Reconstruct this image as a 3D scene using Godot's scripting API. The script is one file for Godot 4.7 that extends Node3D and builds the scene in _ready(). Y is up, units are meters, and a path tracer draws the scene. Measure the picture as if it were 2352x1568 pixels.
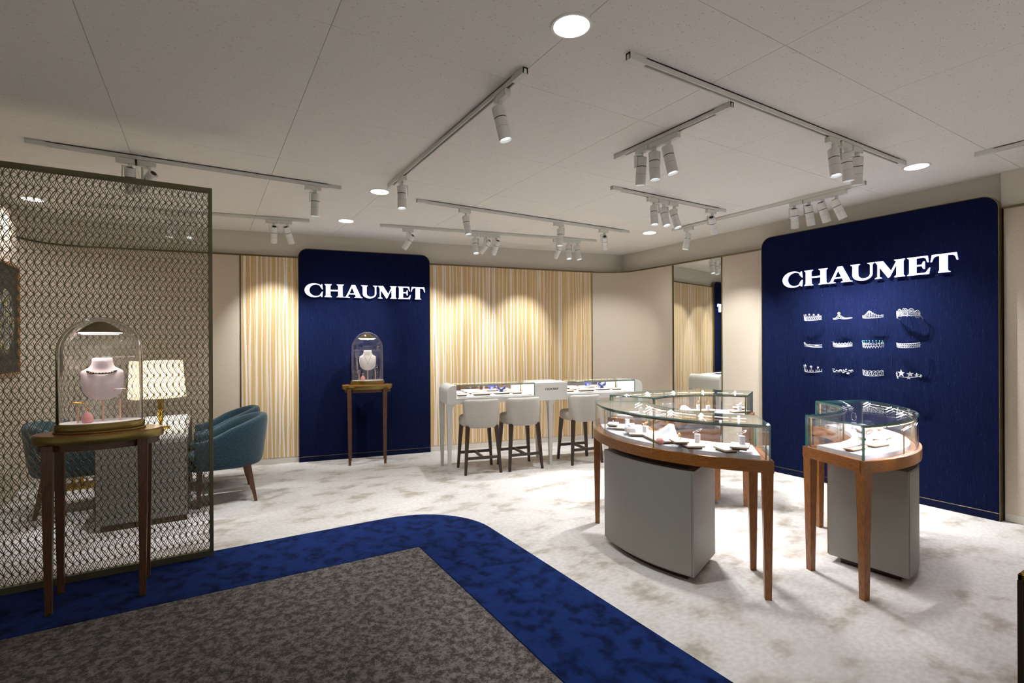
extends Node3D
# A jewellery boutique: level camera at 1.5 m, room axes along x and z, the rear wall turned by 10.8 degrees.

var M := {}
var taken := {}
var X := Transform3D()
var sg := 1
var spot_gain := 1.0

const RING := Vector3(3.62, 0, -2.52)      # middle of the three curved cases
const REAR := Vector3(2.687, 0, -6.636)    # a point of the rear wall's face
const REAR_TURN := -0.18778
const CEIL := 2.91

# ------------------------------------------------------------------ nodes
func numbered(called: String) -> String:
	if not taken.has(called):
		taken[called] = 0
		return called
	taken[called] += 1
	return "%s_%03d" % [called, taken[called]]

func tag(o, label: String, category: String, group := ""):
	o.set_meta("label", label)
	o.set_meta("category", category)
	if group != "":
		o.set_meta("group", group)
	return o

func thing(called: String, label: String, category: String, at := Vector3.ZERO, turn := 0.0, group := "") -> Node3D:
	var o := Node3D.new()
	o.name = numbered(called)
	add_child(o)
	o.position = at
	o.rotation.y = turn
	tag(o, label, category, group)
	return o

func copy_of(src: Node3D, label: String, at: Vector3, turn := 0.0) -> Node3D:
	var base: String = str(src.name)
	var rx := RegEx.create_from_string("_[0-9]{3}$")
	base = rx.sub(base, "")
	var o: Node3D = src.duplicate()
	o.name = numbered(base)
	add_child(o)
	o.position = at
	o.rotation.y = turn
	o.set_meta("label", label)
	return o

func part(parent: Node, called: String, st: SurfaceTool, m: Material, label := "") -> MeshInstance3D:
	st.generate_normals()
	var o := MeshInstance3D.new()
	o.mesh = st.commit()
	o.material_override = null
	for i in o.mesh.get_surface_count():
		o.mesh.surface_set_material(i, m)
	o.name = called
	parent.add_child(o, true)
	if label != "":
		o.set_meta("label", label)
	return o

func structure(called: String, st: SurfaceTool, m: Material, parent: Node = null) -> MeshInstance3D:
	if parent == null:
		var o := part(self, numbered(called), st, m)
		o.set_meta("kind", "structure")
		return o
	return part(parent, called, st, m)

func T() -> SurfaceTool:
	var st := SurfaceTool.new()
	st.begin(Mesh.PRIMITIVE_TRIANGLES)
	return st

# ------------------------------------------------------------------ shapes
func tri(st: SurfaceTool, a: Vector3, b: Vector3, c: Vector3) -> void:
	st.add_vertex(X * a)
	st.add_vertex(X * c)
	st.add_vertex(X * b)

func quad(st: SurfaceTool, a: Vector3, b: Vector3, c: Vector3, d: Vector3) -> void:
	tri(st, a, b, c)
	tri(st, a, c, d)

func qo(st: SurfaceTool, a: Vector3, b: Vector3, c: Vector3, d: Vector3, out: Vector3) -> void:
	var n := (c - a).cross(d - b)
	if n.dot(out) < 0.0:
		quad(st, d, c, b, a)
	else:
		quad(st, a, b, c, d)

func to(st: SurfaceTool, a: Vector3, b: Vector3, c: Vector3, out: Vector3) -> void:
	if (b - a).cross(c - a).dot(out) < 0.0:
		tri(st, a, c, b)
	else:
		tri(st, a, b, c)

func flat(st: SurfaceTool) -> void:
	st.set_smooth_group(-1)

func soft(st: SurfaceTool) -> void:
	sg += 1
	st.set_smooth_group(sg)

func box(st: SurfaceTool, c: Vector3, s: Vector3, b := 0.003) -> void:
	flat(st)
	var h := s * 0.5
	b = minf(b, minf(h.x, minf(h.y, h.z)) * 0.6)
	for a in 3:
		var u := (a + 1) % 3
		var v := (a + 2) % 3
		for sa in [-1.0, 1.0]:
			var p := []
			for k in [[-1.0, -1.0], [1.0, -1.0], [1.0, 1.0], [-1.0, 1.0]]:
				var q := Vector3.ZERO
				q[a] = sa * h[a]
				q[u] = k[0] * (h[u] - b)
				q[v] = k[1] * (h[v] - b)
				p.append(c + q)
			var o := Vector3.ZERO
			o[a] = sa
			qo(st, p[0], p[1], p[2], p[3], o)
		for su in [-1.0, 1.0]:
			for sv in [-1.0, 1.0]:
				var p := []
				for k in [[-1.0, 0], [1.0, 0], [1.0, 1], [-1.0, 1]]:
					var q := Vector3.ZERO
					q[a] = k[0] * (h[a] - b)
					q[u] = su * (h[u] - (b if k[1] == 1 else 0.0))
					q[v] = sv * (h[v] - (0.0 if k[1] == 1 else b))
					p.append(c + q)
				var o := Vector3.ZERO
				o[u] = su
				o[v] = sv
				qo(st, p[0], p[1], p[2], p[3], o)
	for sx in [-1.0, 1.0]:
		for sy in [-1.0, 1.0]:
			for sz in [-1.0, 1.0]:
				var k := Vector3(sx, sy, sz)
				to(st, c + k * Vector3(h.x, h.y - b, h.z - b), c + k * Vector3(h.x - b, h.y, h.z - b), c + k * Vector3(h.x - b, h.y - b, h.z), k)

# a flat outline (x, z) raised from y0 to y1
func prism(st: SurfaceTool, poly: PackedVector2Array, y0: float, y1: float, bev := 0.0, smooth_side := false) -> void:
	var area := 0.0
	for i in poly.size():
		var a := poly[i]
		var b := poly[(i + 1) % poly.size()]
		area += a.x * b.y - b.x * a.y
	var sgn := 1.0 if area > 0.0 else -1.0
	var inner := poly
	if bev > 0.0:
		inner = PackedVector2Array()
		for i in poly.size():
			var p0 := poly[(i + poly.size() - 1) % poly.size()]
			var p1 := poly[i]
			var p2 := poly[(i + 1) % poly.size()]
			var n1 := Vector2((p1 - p0).y, -(p1 - p0).x).normalized() * sgn
			var n2 := Vector2((p2 - p1).y, -(p2 - p1).x).normalized() * sgn
			var nn := (n1 + n2)
			var l := maxf(0.4, nn.length_squared() / 2.0)
			inner.append(p1 - nn / (2.0 * l) * bev)
	flat(st)
	var idx := Geometry2D.triangulate_polygon(inner)
	for i in range(0, idx.size(), 3):
		var a := inner[idx[i]]
		var b := inner[idx[i + 1]]
		var c := inner[idx[i + 2]]
		to(st, Vector3(a.x, y1, a.y), Vector3(b.x, y1, b.y), Vector3(c.x, y1, c.y), Vector3.UP)
		to(st, Vector3(a.x, y0, a.y), Vector3(b.x, y0, b.y), Vector3(c.x, y0, c.y), Vector3.DOWN)
	if smooth_side:
		soft(st)
	for i in poly.size():
		var j := (i + 1) % poly.size()
		var a := poly[i]
		var b := poly[j]
		var o := Vector3((b - a).y, 0, -(b - a).x) * sgn
		qo(st, Vector3(a.x, y0 + bev, a.y), Vector3(b.x, y0 + bev, b.y), Vector3(b.x, y1 - bev, b.y), Vector3(a.x, y1 - bev, a.y), o)
	if bev > 0.0:
		for i in poly.size():
			var j := (i + 1) % poly.size()
			var a := poly[i]
			var b := poly[j]
			var ai := inner[i]
			var bi := inner[j]
			var o := Vector3((b - a).y, 0, -(b - a).x).normalized() * sgn
			qo(st, Vector3(a.x, y1 - bev, a.y), Vector3(b.x, y1 - bev, b.y), Vector3(bi.x, y1, bi.y), Vector3(ai.x, y1, ai.y), o + Vector3.UP)
			qo(st, Vector3(a.x, y0 + bev, a.y), Vector3(b.x, y0 + bev, b.y), Vector3(bi.x, y0, bi.y), Vector3(ai.x, y0, ai.y), o + Vector3.DOWN)

# the same for an outline in (x, y), from z0 to z1
func plate(st: SurfaceTool, poly: PackedVector2Array, z0: float, z1: float, bev := 0.0) -> void:
	var keep := X
	X = X * Transform3D(Basis(Vector3(1, 0, 0), Vector3(0, 0, -1), Vector3(0, 1, 0)), Vector3.ZERO)
	# local (x, y, z) of prism -> (x, z, -y)
	var p2 := PackedVector2Array()
	for p in poly:
		p2.append(Vector2(p.x, p.y))
	prism(st, p2, -z1, -z0, bev)
	X = keep

func lathe(st: SurfaceTool, prof: Array, n := 32, sx := 1.0, sz := 1.0, crease := 0.6) -> void:
	soft(st)
	for j in prof.size() - 1:
		if j > 0:
			var d0: Vector2 = (prof[j] - prof[j - 1]).normalized()
			var d1: Vector2 = (prof[j + 1] - prof[j]).normalized()
			if absf(d0.angle_to(d1)) > crease:
				soft(st)
		var p: Vector2 = prof[j]
		var q: Vector2 = prof[j + 1]
		for i in n:
			var a0 := TAU * i / n
			var a1 := TAU * ((i + 1) % n) / n
			var A := Vector3(p.x * cos(a0) * sx, p.y, p.x * sin(a0) * sz)
			var B := Vector3(p.x * cos(a1) * sx, p.y, p.x * sin(a1) * sz)
			var C := Vector3(q.x * cos(a1) * sx, q.y, q.x * sin(a1) * sz)
			var D := Vector3(q.x * cos(a0) * sx, q.y, q.x * sin(a0) * sz)
			if p.x < 1e-6:
				tri(st, A, D, C)
			elif q.x < 1e-6:
				tri(st, B, A, D)
			else:
				quad(st, B, A, D, C)

func ball(st: SurfaceTool, c: Vector3, r: Vector3, n := 12, m := 8) -> void:
	var keep := X
	X = X * Transform3D(Basis.from_scale(r), c)
	var prof := []
	for j in m + 1:
		var a := -PI / 2 + PI * j / m
		prof.append(Vector2(0.0 if j == 0 or j == m else cos(a), sin(a)))
	lathe(st, prof, n, 1, 1, 9.0)
	X = keep

func tube(st: SurfaceTool, pts: Array, r, n := 8, closed := false) -> void:
	soft(st)
	var m := pts.size()
	var rings := []
	var up := Vector3.UP
	for i in m:
		var a: Vector3 = pts[(i - 1 + m) % m] if (closed or i > 0) else pts[i]
		var b: Vector3 = pts[(i + 1) % m] if (closed or i < m - 1) else pts[i]
		var t := (b - a).normalized()
		if i == 0:
			up = Vector3.UP if absf(t.y) < 0.9 else Vector3.RIGHT
		var s := t.cross(up).normalized()
		up = s.cross(t).normalized()
		var rr: float = r[i] if r is Array else r
		var ring := []
		for k in n:
			var w := TAU * k / n
			ring.append(pts[i] + (s * cos(w) + up * sin(w)) * rr)
		rings.append(ring)
	var last := m if closed else m - 1
	for i in last:
		var r0: Array = rings[i]
		var r1: Array = rings[(i + 1) % m]
		for k in n:
			var l := (k + 1) % n
			var out: Vector3 = r0[k] + r0[l] - 2.0 * pts[i]
			qo(st, r0[k], r0[l], r1[l], r1[k], out)
	if not closed:
		flat(st)
		for e in [0, m - 1]:
			var dir: Vector3 = (pts[0] - pts[1]) if e == 0 else (pts[m - 1] - pts[m - 2])
			for k in range(1, n - 1):
				to(st, rings[e][0], rings[e][k], rings[e][k + 1], dir)

func rod(st: SurfaceTool, a: Vector3, b: Vector3, r0: float, r1 := -1.0, n := 12) -> void:
	tube(st, [a, b], [r0, r0 if r1 < 0.0 else r1], n)

# square bar that tapers, both ends level
func post(st: SurfaceTool, a: Vector3, b: Vector3, wa: Vector2, wb: Vector2, turn := 0.0) -> void:
	flat(st)
	var ca := []
	var cb := []
	for k in [[-1, -1], [1, -1], [1, 1], [-1, 1]]:
		var o := Vector3(k[0], 0, k[1]).rotated(Vector3.UP, turn)
		var ux := Vector3(1, 0, 0).rotated(Vector3.UP, turn)
		var uz := Vector3(0, 0, 1).rotated(Vector3.UP, turn)
		ca.append(a + ux * k[0] * wa.x / 2 + uz * k[1] * wa.y / 2)
		cb.append(b + ux * k[0] * wb.x / 2 + uz * k[1] * wb.y / 2)
	var mid := (a + b) / 2
	for k in 4:
		var l := (k + 1) % 4
		qo(st, ca[k], ca[l], cb[l], cb[k], (ca[k] + ca[l] + cb[k] + cb[l]) / 4 - mid)
	qo(st, ca[0], ca[1], ca[2], ca[3], a - b)
	qo(st, cb[0], cb[1], cb[2], cb[3], b - a)

# a ring sector, angles in degrees (0 = +x, 90 = -z)
func sector(st: SurfaceTool, r0: float, r1: float, y0: float, y1: float, a0: float, a1: float, n := 24, ends := true, fine := true) -> void:
	var P := func(r, y, i): 
		var a := deg_to_rad(a0 + (a1 - a0) * i / n)
		return Vector3(r * cos(a), y, -r * sin(a))
	for face in 4:
		if fine:
			soft(st)
		else:
			flat(st)
		for i in n:
			var m := deg_to_rad(a0 + (a1 - a0) * (i + 0.5) / n)
			var rad := Vector3(cos(m), 0, -sin(m))
			if face == 0:
				qo(st, P.call(r1, y0, i), P.call(r1, y0, i + 1), P.call(r1, y1, i + 1), P.call(r1, y1, i), rad)
			elif face == 1:
				qo(st, P.call(r0, y0, i), P.call(r0, y0, i + 1), P.call(r0, y1, i + 1), P.call(r0, y1, i), -rad)
			elif face == 2:
				qo(st, P.call(r0, y1, i), P.call(r0, y1, i + 1), P.call(r1, y1, i + 1), P.call(r1, y1, i), Vector3.UP)
			else:
				qo(st, P.call(r0, y0, i), P.call(r0, y0, i + 1), P.call(r1, y0, i + 1), P.call(r1, y0, i), Vector3.DOWN)
	if ends:
		flat(st)
		for e in [0, n]:
			var m := deg_to_rad(a0 + (a1 - a0) * float(e) / n)
			var tang := Vector3(-sin(m), 0, -cos(m)) * (-1.0 if (e == 0) == (a1 > a0) else 1.0)
			qo(st, P.call(r0, y0, e), P.call(r1, y0, e), P.call(r1, y1, e), P.call(r0, y1, e), tang)

# closed loops joined one to the next
func loft(st: SurfaceTool, rings: Array, caps := true) -> void:
	soft(st)
	var mids := []
	for r in rings:
		var c := Vector3.ZERO
		for p in r:
			c += p
		mids.append(c / r.size())
	for i in rings.size() - 1:
		var r0: Array = rings[i]
		var r1: Array = rings[i + 1]
		var n := r0.size()
		var mid: Vector3 = (mids[i] + mids[i + 1]) / 2
		for k in n:
			var l := (k + 1) % n
			qo(st, r0[k], r0[l], r1[l], r1[k], (r0[k] + r0[l] + r1[k] + r1[l]) / 4 - mid)
	if caps:
		for e in [0, rings.size() - 1]:
			var o: Vector3 = (mids[0] - mids[1]) if e == 0 else (mids[-1] - mids[-2])
			var r: Array = rings[e]
			for k in r.size():
				to(st, mids[e], r[k], r[(k + 1) % r.size()], o)

func rrect(w: float, h: float, r: float, n := 5) -> PackedVector2Array:
	var p := PackedVector2Array()
	for k in 4:
		var c := Vector2((w / 2 - r) * [1, -1, -1, 1][k], (h / 2 - r) * [1, 1, -1, -1][k])
		for i in n + 1:
			var a := PI / 2 * (k + float(i) / n)
			p.append(c + Vector2(cos(a), sin(a)) * r)
	return p

func oval(a: float, b: float, n := 48) -> PackedVector2Array:
	var p := PackedVector2Array()
	for i in n:
		p.append(Vector2(a * cos(TAU * i / n), b * sin(TAU * i / n)))
	return p

func on(r: float, deg: float, y: float) -> Vector3:
	return Vector3(r * cos(deg_to_rad(deg)), y, -r * sin(deg_to_rad(deg)))

func placed(v: Vector3, turn := 0.0) -> void:
	X = Transform3D(Basis(Vector3.UP, turn), v)

func home() -> void:
	X = Transform3D()
# ------------------------------------------------------------------ materials
func hx(s: String) -> Color:
	return Color.html(s)

func ramp(cols: Array, offs: Array = []) -> Gradient:
	var g := Gradient.new()
	var pc := PackedColorArray()
	var po := PackedFloat32Array()
	for i in cols.size():
		pc.append(hx(cols[i]))
		po.append(offs[i] if offs.size() else float(i) / (cols.size() - 1))
	g.offsets = po
	g.colors = pc
	return g

func noise_tex(seed_: int, freq: float, g: Gradient, size := 512, kind := FastNoiseLite.TYPE_SIMPLEX_SMOOTH, octaves := 4, gain := 0.5) -> NoiseTexture2D:
	var f := FastNoiseLite.new()
	f.seed = seed_
	f.frequency = freq
	f.noise_type = kind
	f.fractal_octaves = octaves
	f.fractal_gain = gain
	var t := NoiseTexture2D.new()
	t.width = size
	t.height = size
	t.seamless = true
	t.noise = f
	if g:
		t.color_ramp = g
	return t

func mat(called: String, color: String, rough := 0.6, metal := 0.0) -> StandardMaterial3D:
	var m := StandardMaterial3D.new()
	m.resource_name = called
	m.albedo_color = hx(color)
	m.roughness = rough
	m.metallic = metal
	M[called] = m
	return m

func tri_tex(m: StandardMaterial3D, t: Texture2D, s: Vector3, world := true) -> void:
	m.albedo_color = Color.WHITE
	m.albedo_texture = t
	m.uv1_triplanar = true
	m.uv1_world_triplanar = world
	m.uv1_triplanar_sharpness = 4.0
	m.uv1_scale = s

func relief(m: StandardMaterial3D, t: Texture2D, cm: float) -> void:
	m.heightmap_enabled = true
	m.heightmap_texture = t
	m.heightmap_scale = cm

func glow(called: String, color: String, power: float) -> StandardMaterial3D:
	var m := mat(called, "ffffff", 0.5)
	m.emission_enabled = true
	m.emission = hx(color)
	m.emission_energy_multiplier = power
	return m

func sheet_glass(called: String, color: String, alpha: float) -> StandardMaterial3D:
	var m := mat(called, color, 0.0)
	m.transparency = BaseMaterial3D.TRANSPARENCY_ALPHA
	m.albedo_color.a = alpha
	return m

func stripe_image() -> ImageTexture:
	# straw marquetry: pale strips that wander up a golden ground
	var w := 2048
	var h := 1024
	var im := Image.create(w, h, false, Image.FORMAT_RGB8)
	im.fill(hx("c9a873"))
	var rng := RandomNumberGenerator.new()
	rng.seed = 77
	for k in 900:
		var c := hx("c9a873").lerp(hx(["b48f58", "d8bb88", "c09a62"][k % 3]), rng.randf_range(0.2, 0.7))
		im.fill_rect(Rect2i(rng.randi_range(0, w - 1), 0, rng.randi_range(1, 5), h), c)
	var x := -10.0
	while x < w + 20:
		var big := rng.randf() < 0.62
		var wid := rng.randf_range(7.0, 14.0) if big else rng.randf_range(1.5, 3.5)
		var lean := rng.randf_range(-10.0, 10.0) if big else rng.randf_range(-26.0, 26.0)
		var am := rng.randf_range(1.0, 4.5)
		var ph := rng.randf() * TAU
		var fr := rng.randf_range(0.8, 2.4)
		var wv := rng.randf_range(0.0, 0.55)
		var col := hx("d7c9bd").lerp(hx("e2d8cf"), rng.randf()) if big else hx("dcc9a6")
		for y in h:
			var v := float(y) / h
			var cx := x + lean * (v - 0.5) + am * sin(ph + v * TAU * fr)
			var ww := wid * (1.0 + wv * sin(ph * 2.0 + v * TAU * fr * 0.7))
			var x0 := int(cx - ww / 2)
			im.fill_rect(Rect2i(x0, y, maxi(1, int(ww)), 1), col)
		x += rng.randf_range(16.0, 34.0) if big else rng.randf_range(5.0, 14.0)
	return ImageTexture.create_from_image(im)

func ceiling_image() -> ImageTexture:
	var s := 1024
	var im := Image.create(s, s, false, Image.FORMAT_RGB8)
	im.fill(hx("e6e2dc"))
	var rng := RandomNumberGenerator.new()
	rng.seed = 5
	for k in 520:
		var x := rng.randi_range(4, s - 14)
		var y := rng.randi_range(4, s - 14)
		var c := hx("e6e2dc").lerp(hx("6d655c"), rng.randf_range(0.35, 1.0))
		if rng.randf() < 0.45:
			var r := rng.randi_range(1, 4)
			im.fill_rect(Rect2i(x, y, r, r), c)
		else:
			var l := rng.randi_range(5, 14)
			var yy := float(y)
			var slope := rng.randf_range(-0.4, 0.4)
			for i in l:
				im.fill_rect(Rect2i(x + i, int(yy), 1, rng.randi_range(1, 2)), c)
				yy += slope + rng.randf_range(-0.4, 0.4)
	return ImageTexture.create_from_image(im)

func navy_image(seed_: int) -> ImageTexture:
	# woven wall cloth: slubs that run up and down
	var s := 1024
	var im := Image.create(s, s, false, Image.FORMAT_RGB8)
	im.fill(hx("101633"))
	var rng := RandomNumberGenerator.new()
	rng.seed = seed_
	for k in 14000:
		var l := rng.randi_range(10, 90)
		var c := hx("101633").lerp(hx(["0a0e24", "171f42", "0f1430", "141d35"][k % 4]), rng.randf_range(0.2, 0.9))
		im.fill_rect(Rect2i(rng.randi_range(0, s - 2), rng.randi_range(-40, s - 1), 1, l), c)
	for k in 420:
		var x := rng.randi_range(0, s - 2)
		var y := rng.randi_range(-20, s)
		for i in rng.randi_range(2, 7):
			im.fill_rect(Rect2i(x + rng.randi_range(-2, 2), y + rng.randi_range(-30, 30), 1, rng.randi_range(2, 14)), hx("101633").lerp(hx("464b68"), rng.randf_range(0.2, 0.7)))
	return ImageTexture.create_from_image(im)

func painting_image() -> ImageTexture:
	var im := Image.create(256, 384, false, Image.FORMAT_RGB8)
	im.fill(hx("15161f"))
	var rng := RandomNumberGenerator.new()
	rng.seed = 31
	for k in 1500:
		var a := rng.randf() * TAU
		var r := sqrt(rng.randf())
		var x := 150 + cos(a) * r * 70
		var y := 190 + sin(a) * r * 105
		var c: Color = hx(["c9ccd6", "8e93a6", "e6e2da", "5b6380", "b59a3a", "3a3f55", "7d7266", "d8c24a"][k % 8])
		im.fill_rect(Rect2i(int(x), int(y), rng.randi_range(2, 10), rng.randi_range(6, 26)), c.lerp(hx("15161f"), rng.randf() * 0.6))
	return ImageTexture.create_from_image(im)

func materials() -> void:
	var m: StandardMaterial3D
	var fibre := noise_tex(3, 0.11, null, 512, FastNoiseLite.TYPE_SIMPLEX, 3)
	m = mat("carpet_beige", "ffffff", 0.95)
	tri_tex(m, noise_tex(11, 0.007, ramp(["a89c90", "bdb2a9", "cfc7c2", "d4cdc9", "d7d1cd"], [0.10, 0.27, 0.40, 0.58, 1.0]), 1024, FastNoiseLite.TYPE_SIMPLEX, 5, 0.6), Vector3(0.22, 1, 0.34))
	m.detail_enabled = true
	m.detail_blend_mode = BaseMaterial3D.BLEND_MODE_MUL
	m.detail_albedo = noise_tex(21, 0.16, ramp(["e6e6e6", "ffffff"]), 512, FastNoiseLite.TYPE_SIMPLEX, 2)
	m.rim_enabled = true
	m.rim = 0.25
	m = mat("carpet_navy", "ffffff", 0.95)
	tri_tex(m, noise_tex(12, 0.010, ramp(["0d1533", "14214a", "172858", "1a2d60"], [0.1, 0.36, 0.55, 1.0]), 1024, FastNoiseLite.TYPE_SIMPLEX, 6, 0.55), Vector3(0.6, 1, 0.6))
	m.rim_enabled = true
	m.rim = 0.05
	m.rim_tint = 1.0
	m.metallic_specular = 0.1
	m = mat("carpet_grey", "ffffff", 0.95)
	tri_tex(m, noise_tex(13, 0.014, ramp(["2e2a26", "3b3531", "57504d", "6f6766", "7c7372"], [0.25, 0.40, 0.50, 0.62, 0.85]), 1024, FastNoiseLite.TYPE_SIMPLEX, 7, 0.9), Vector3(0.85, 1, 0.85))
	m = mat("wool_edge", "23242b", 0.9)
	m = mat("ceiling_board", "ffffff", 0.9)
	tri_tex(m, ceiling_image(), Vector3(1.061, 1, 1.061))
	m = mat("paint_warm", "cdc6ba", 0.75)
	m = mat("wall_cloth", "ffffff", 0.85)
	tri_tex(m, noise_tex(14, 0.05, ramp(["b5a796", "c3b5a4", "ccbfaf"]), 512, FastNoiseLite.TYPE_SIMPLEX, 4, 0.7), Vector3(5, 1.2, 5))
	m = mat("straw", "ffffff", 0.5)
	m.albedo_texture = stripe_image()
	m = mat("navy_cloth", "ffffff", 0.9)
	m.albedo_texture = navy_image(8)
	m.metallic_specular = 0.12
	m = mat("navy_paint", "0d1330", 0.7)
	m.metallic_specular = 0.2
	m = mat("bronze", "6e6245", 0.38, 0.85)
	m = mat("bronze_dark", "4a4230", 0.45, 0.7)
	m = mat("screen_metal", "6b6850", 0.42, 0.75)
	m = mat("brass", "b9963f", 0.27, 1.0)
	m = mat("brass_aged", "8b7a48", 0.33, 1.0)
	m = mat("gold", "f1c878", 0.15, 1.0)
	m = mat("rose_gold", "e8b291", 0.2, 1.0)
	m = mat("silver", "e6e8ee", 0.18, 1.0)
	m = mat("diamonds", "e9ebf2", 0.3, 0.35)
	m = mat("mirror", "f2f4f2", 0.01, 1.0)
	for w in [["wood_up", Vector3(9, 0.7, 9)], ["wood_flat", Vector3(0.9, 14, 0.9)]]:
		m = mat(w[0], "ffffff", 0.34)
		tri_tex(m, noise_tex(15, 0.03, ramp(["6b3d16", "85501f", "955d27", "a36a2f"], [0.1, 0.4, 0.6, 1.0]), 512, FastNoiseLite.TYPE_SIMPLEX, 5, 0.6), w[1])
		m.clearcoat_enabled = true
		m.clearcoat = 0.25
		m.clearcoat_roughness = 0.25
	for w in [["walnut_up", Vector3(9, 0.7, 9)], ["walnut_flat", Vector3(0.9, 14, 0.9)]]:
		m = mat(w[0], "ffffff", 0.36)
		tri_tex(m, noise_tex(16, 0.03, ramp(["3c2413", "4e301b", "5d3a22", "69442a"], [0.1, 0.4, 0.6, 1.0]), 512, FastNoiseLite.TYPE_SIMPLEX, 5, 0.6), w[1])
	m = mat("walnut_dark", "ffffff", 0.4)
	tri_tex(m, noise_tex(17, 0.03, ramp(["26170d", "332013", "3d2717"]), 256), Vector3(9, 0.7, 9))
	m = mat("leather_grey", "8b8780", 0.5)
	relief(m, noise_tex(18, 0.09, null, 256), 0.04)
	m.uv1_triplanar = true
	m.uv1_world_triplanar = true
	m.uv1_scale = Vector3(6, 6, 6)
	m = mat("lacquer_grey", "c9c6c0", 0.4)
	m = mat("lacquer_light", "d9d6d0", 0.4)
	m = mat("boucle", "ffffff", 0.98)
	tri_tex(m, noise_tex(19, 0.09, ramp(["a39a90", "c6beb5", "dad3cb", "ebe6df"], [0.1, 0.45, 0.65, 1.0]), 512, FastNoiseLite.TYPE_CELLULAR, 2), Vector3(5, 5, 5))
	relief(m, noise_tex(19, 0.09, null, 512, FastNoiseLite.TYPE_CELLULAR, 2), 0.5)
	m.rim_enabled = true
	m.rim = 0.5
	m = mat("boucle_seat", "ffffff", 0.95)
	tri_tex(m, noise_tex(20, 0.12, ramp(["b0a699", "c0b6aa", "cac1b5"]), 256), Vector3(6, 6, 6))
	m = mat("teal_velvet", "ffffff", 0.85)
	tri_tex(m, noise_tex(22, 0.045, ramp(["0b1a22", "14303d", "1f4556", "2f5d72"], [0.15, 0.42, 0.65, 1.0]), 512, FastNoiseLite.TYPE_SIMPLEX, 5, 0.75), Vector3(4.5, 1.6, 4.5))
	m.rim_enabled = true
	m.rim = 0.4
	m.rim_tint = 0.6
	m = mat("white_lamp", "dedcd8", 0.35)
	m = mat("track_paint", "d6d6cf", 0.42)
	m = mat("groove", "2b2824", 0.8)
	m = mat("shade_linen", "efe9da", 0.85)
	m.backlight_enabled = true
	m.backlight = hx("fff3da")
	m.emission_enabled = true
	m.emission = hx("fff1d8")
	m.emission_energy_multiplier = 0.18
	m = mat("deck_white", "e9e8ea", 0.55)
	m = mat("deck_grey", "cdd0d6", 0.55)
	m = mat("leatherette", "e8e4e2", 0.6)
	m = mat("leatherette_pink", "e6cfc8", 0.6)
	m = mat("leatherette_soft", "dfe0e4", 0.65)
	m = mat("tray_wood", "c9a26a", 0.45)
	m = mat("tray_foot", "1a1c2c", 0.6)
	m = mat("bust_pink", "ecd9dc", 0.75)
	m = mat("bust_white", "ece6e2", 0.7)
	m = mat("stone_pink", "e8a3a0", 0.5)
	m = mat("rod_pink", "e7b6a0", 0.35)
	m = mat("bow_blue", "16257a", 0.22)
	m.clearcoat_enabled = true
	m = mat("dark_bead", "2a1c16", 0.25)
	m = mat("gem_pink", "d97a9a", 0.08)
	m = mat("gem_yellow", "f2c84a", 0.08)
	m = mat("gem_blue", "4fb6d8", 0.08)
	m = mat("gem_white", "f3f6fb", 0.05, 0.4)
	m = mat("ink", "3a3630", 0.6)
	m = mat("engraved", "96683a", 0.6)
	m = mat("mark_red", "c9483f", 0.5)
	m = mat("mark_green", "3d8f6a", 0.5)
	m = mat("painting", "ffffff", 0.5)
	m.albedo_texture = painting_image()
	m = mat("desk_top", "d9d2c6", 0.45)
	sheet_glass("glass", "eef7f4", 0.008)
	m = sheet_glass("glass_thick", "ffffff", 0.0)
	m.refraction_enabled = true
	m.refraction_scale = 0.05
	m = sheet_glass("glass_edge", "2f7d76", 0.62)
	m.roughness = 0.08
	glow("sign_face", "f2f3ff", 1.7)
	glow("sign_side", "8f9cff", 1.0)
	glow("led_warm", "fff0d2", 9.0)
	glow("lens", "dfeaf2", 1.6)
	glow("disc", "fff6f2", 9.0)
	glow("cap_lamp", "fff2e4", 4.0)
	mat("mall_wall", "dedad4", 0.8)
	mat("mall_floor", "8d877f", 0.6)
# ------------------------------------------------------------------ camera and light
func camera_and_light() -> void:
	var cam := Camera3D.new()
	cam.name = "camera"
	cam.projection = Camera3D.PROJECTION_FRUSTUM
	cam.near = 0.05
	cam.far = 60.0
	cam.size = 2.0 * 0.05 * 784.0 / 1168.0
	cam.frustum_offset = Vector2(0, 4.0 / 1168.0 * 0.05)
	cam.position = Vector3(0, 1.5, 0)
	cam.rotation_degrees = Vector3(0, -31.2, -0.28)
	add_child(cam)
	cam.current = true
	var env := Environment.new()
	env.background_mode = Environment.BG_COLOR
	env.background_color = Color.BLACK
	env.tonemap_mode = Environment.TONE_MAPPER_LINEAR
	env.tonemap_exposure = 0.9
	env.sdfgi_enabled = true
	env.ssao_enabled = true
	env.ssil_enabled = true
	var we := WorldEnvironment.new()
	we.name = "world"
	we.environment = env
	add_child(we)

func spot_light(parent: Node3D, at: Vector3, toward: Vector3, energy: float, angle: float, size: float, color := "f5fbfb", blend := 0.9) -> void:
	var l := SpotLight3D.new()
	l.name = "beam"
	parent.add_child(l, true)
	var d := (toward - at).normalized()
	l.look_at_from_position(parent.to_global(at), parent.to_global(at + d), Vector3.UP if absf(d.y) < 0.98 else Vector3.RIGHT)
	l.light_color = hx(color)
	l.light_energy = energy
	l.spot_angle = angle
	l.spot_angle_attenuation = blend
	l.spot_range = 14.0
	l.spot_attenuation = 2.0
	l.light_size = size
	l.shadow_enabled = true

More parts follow.
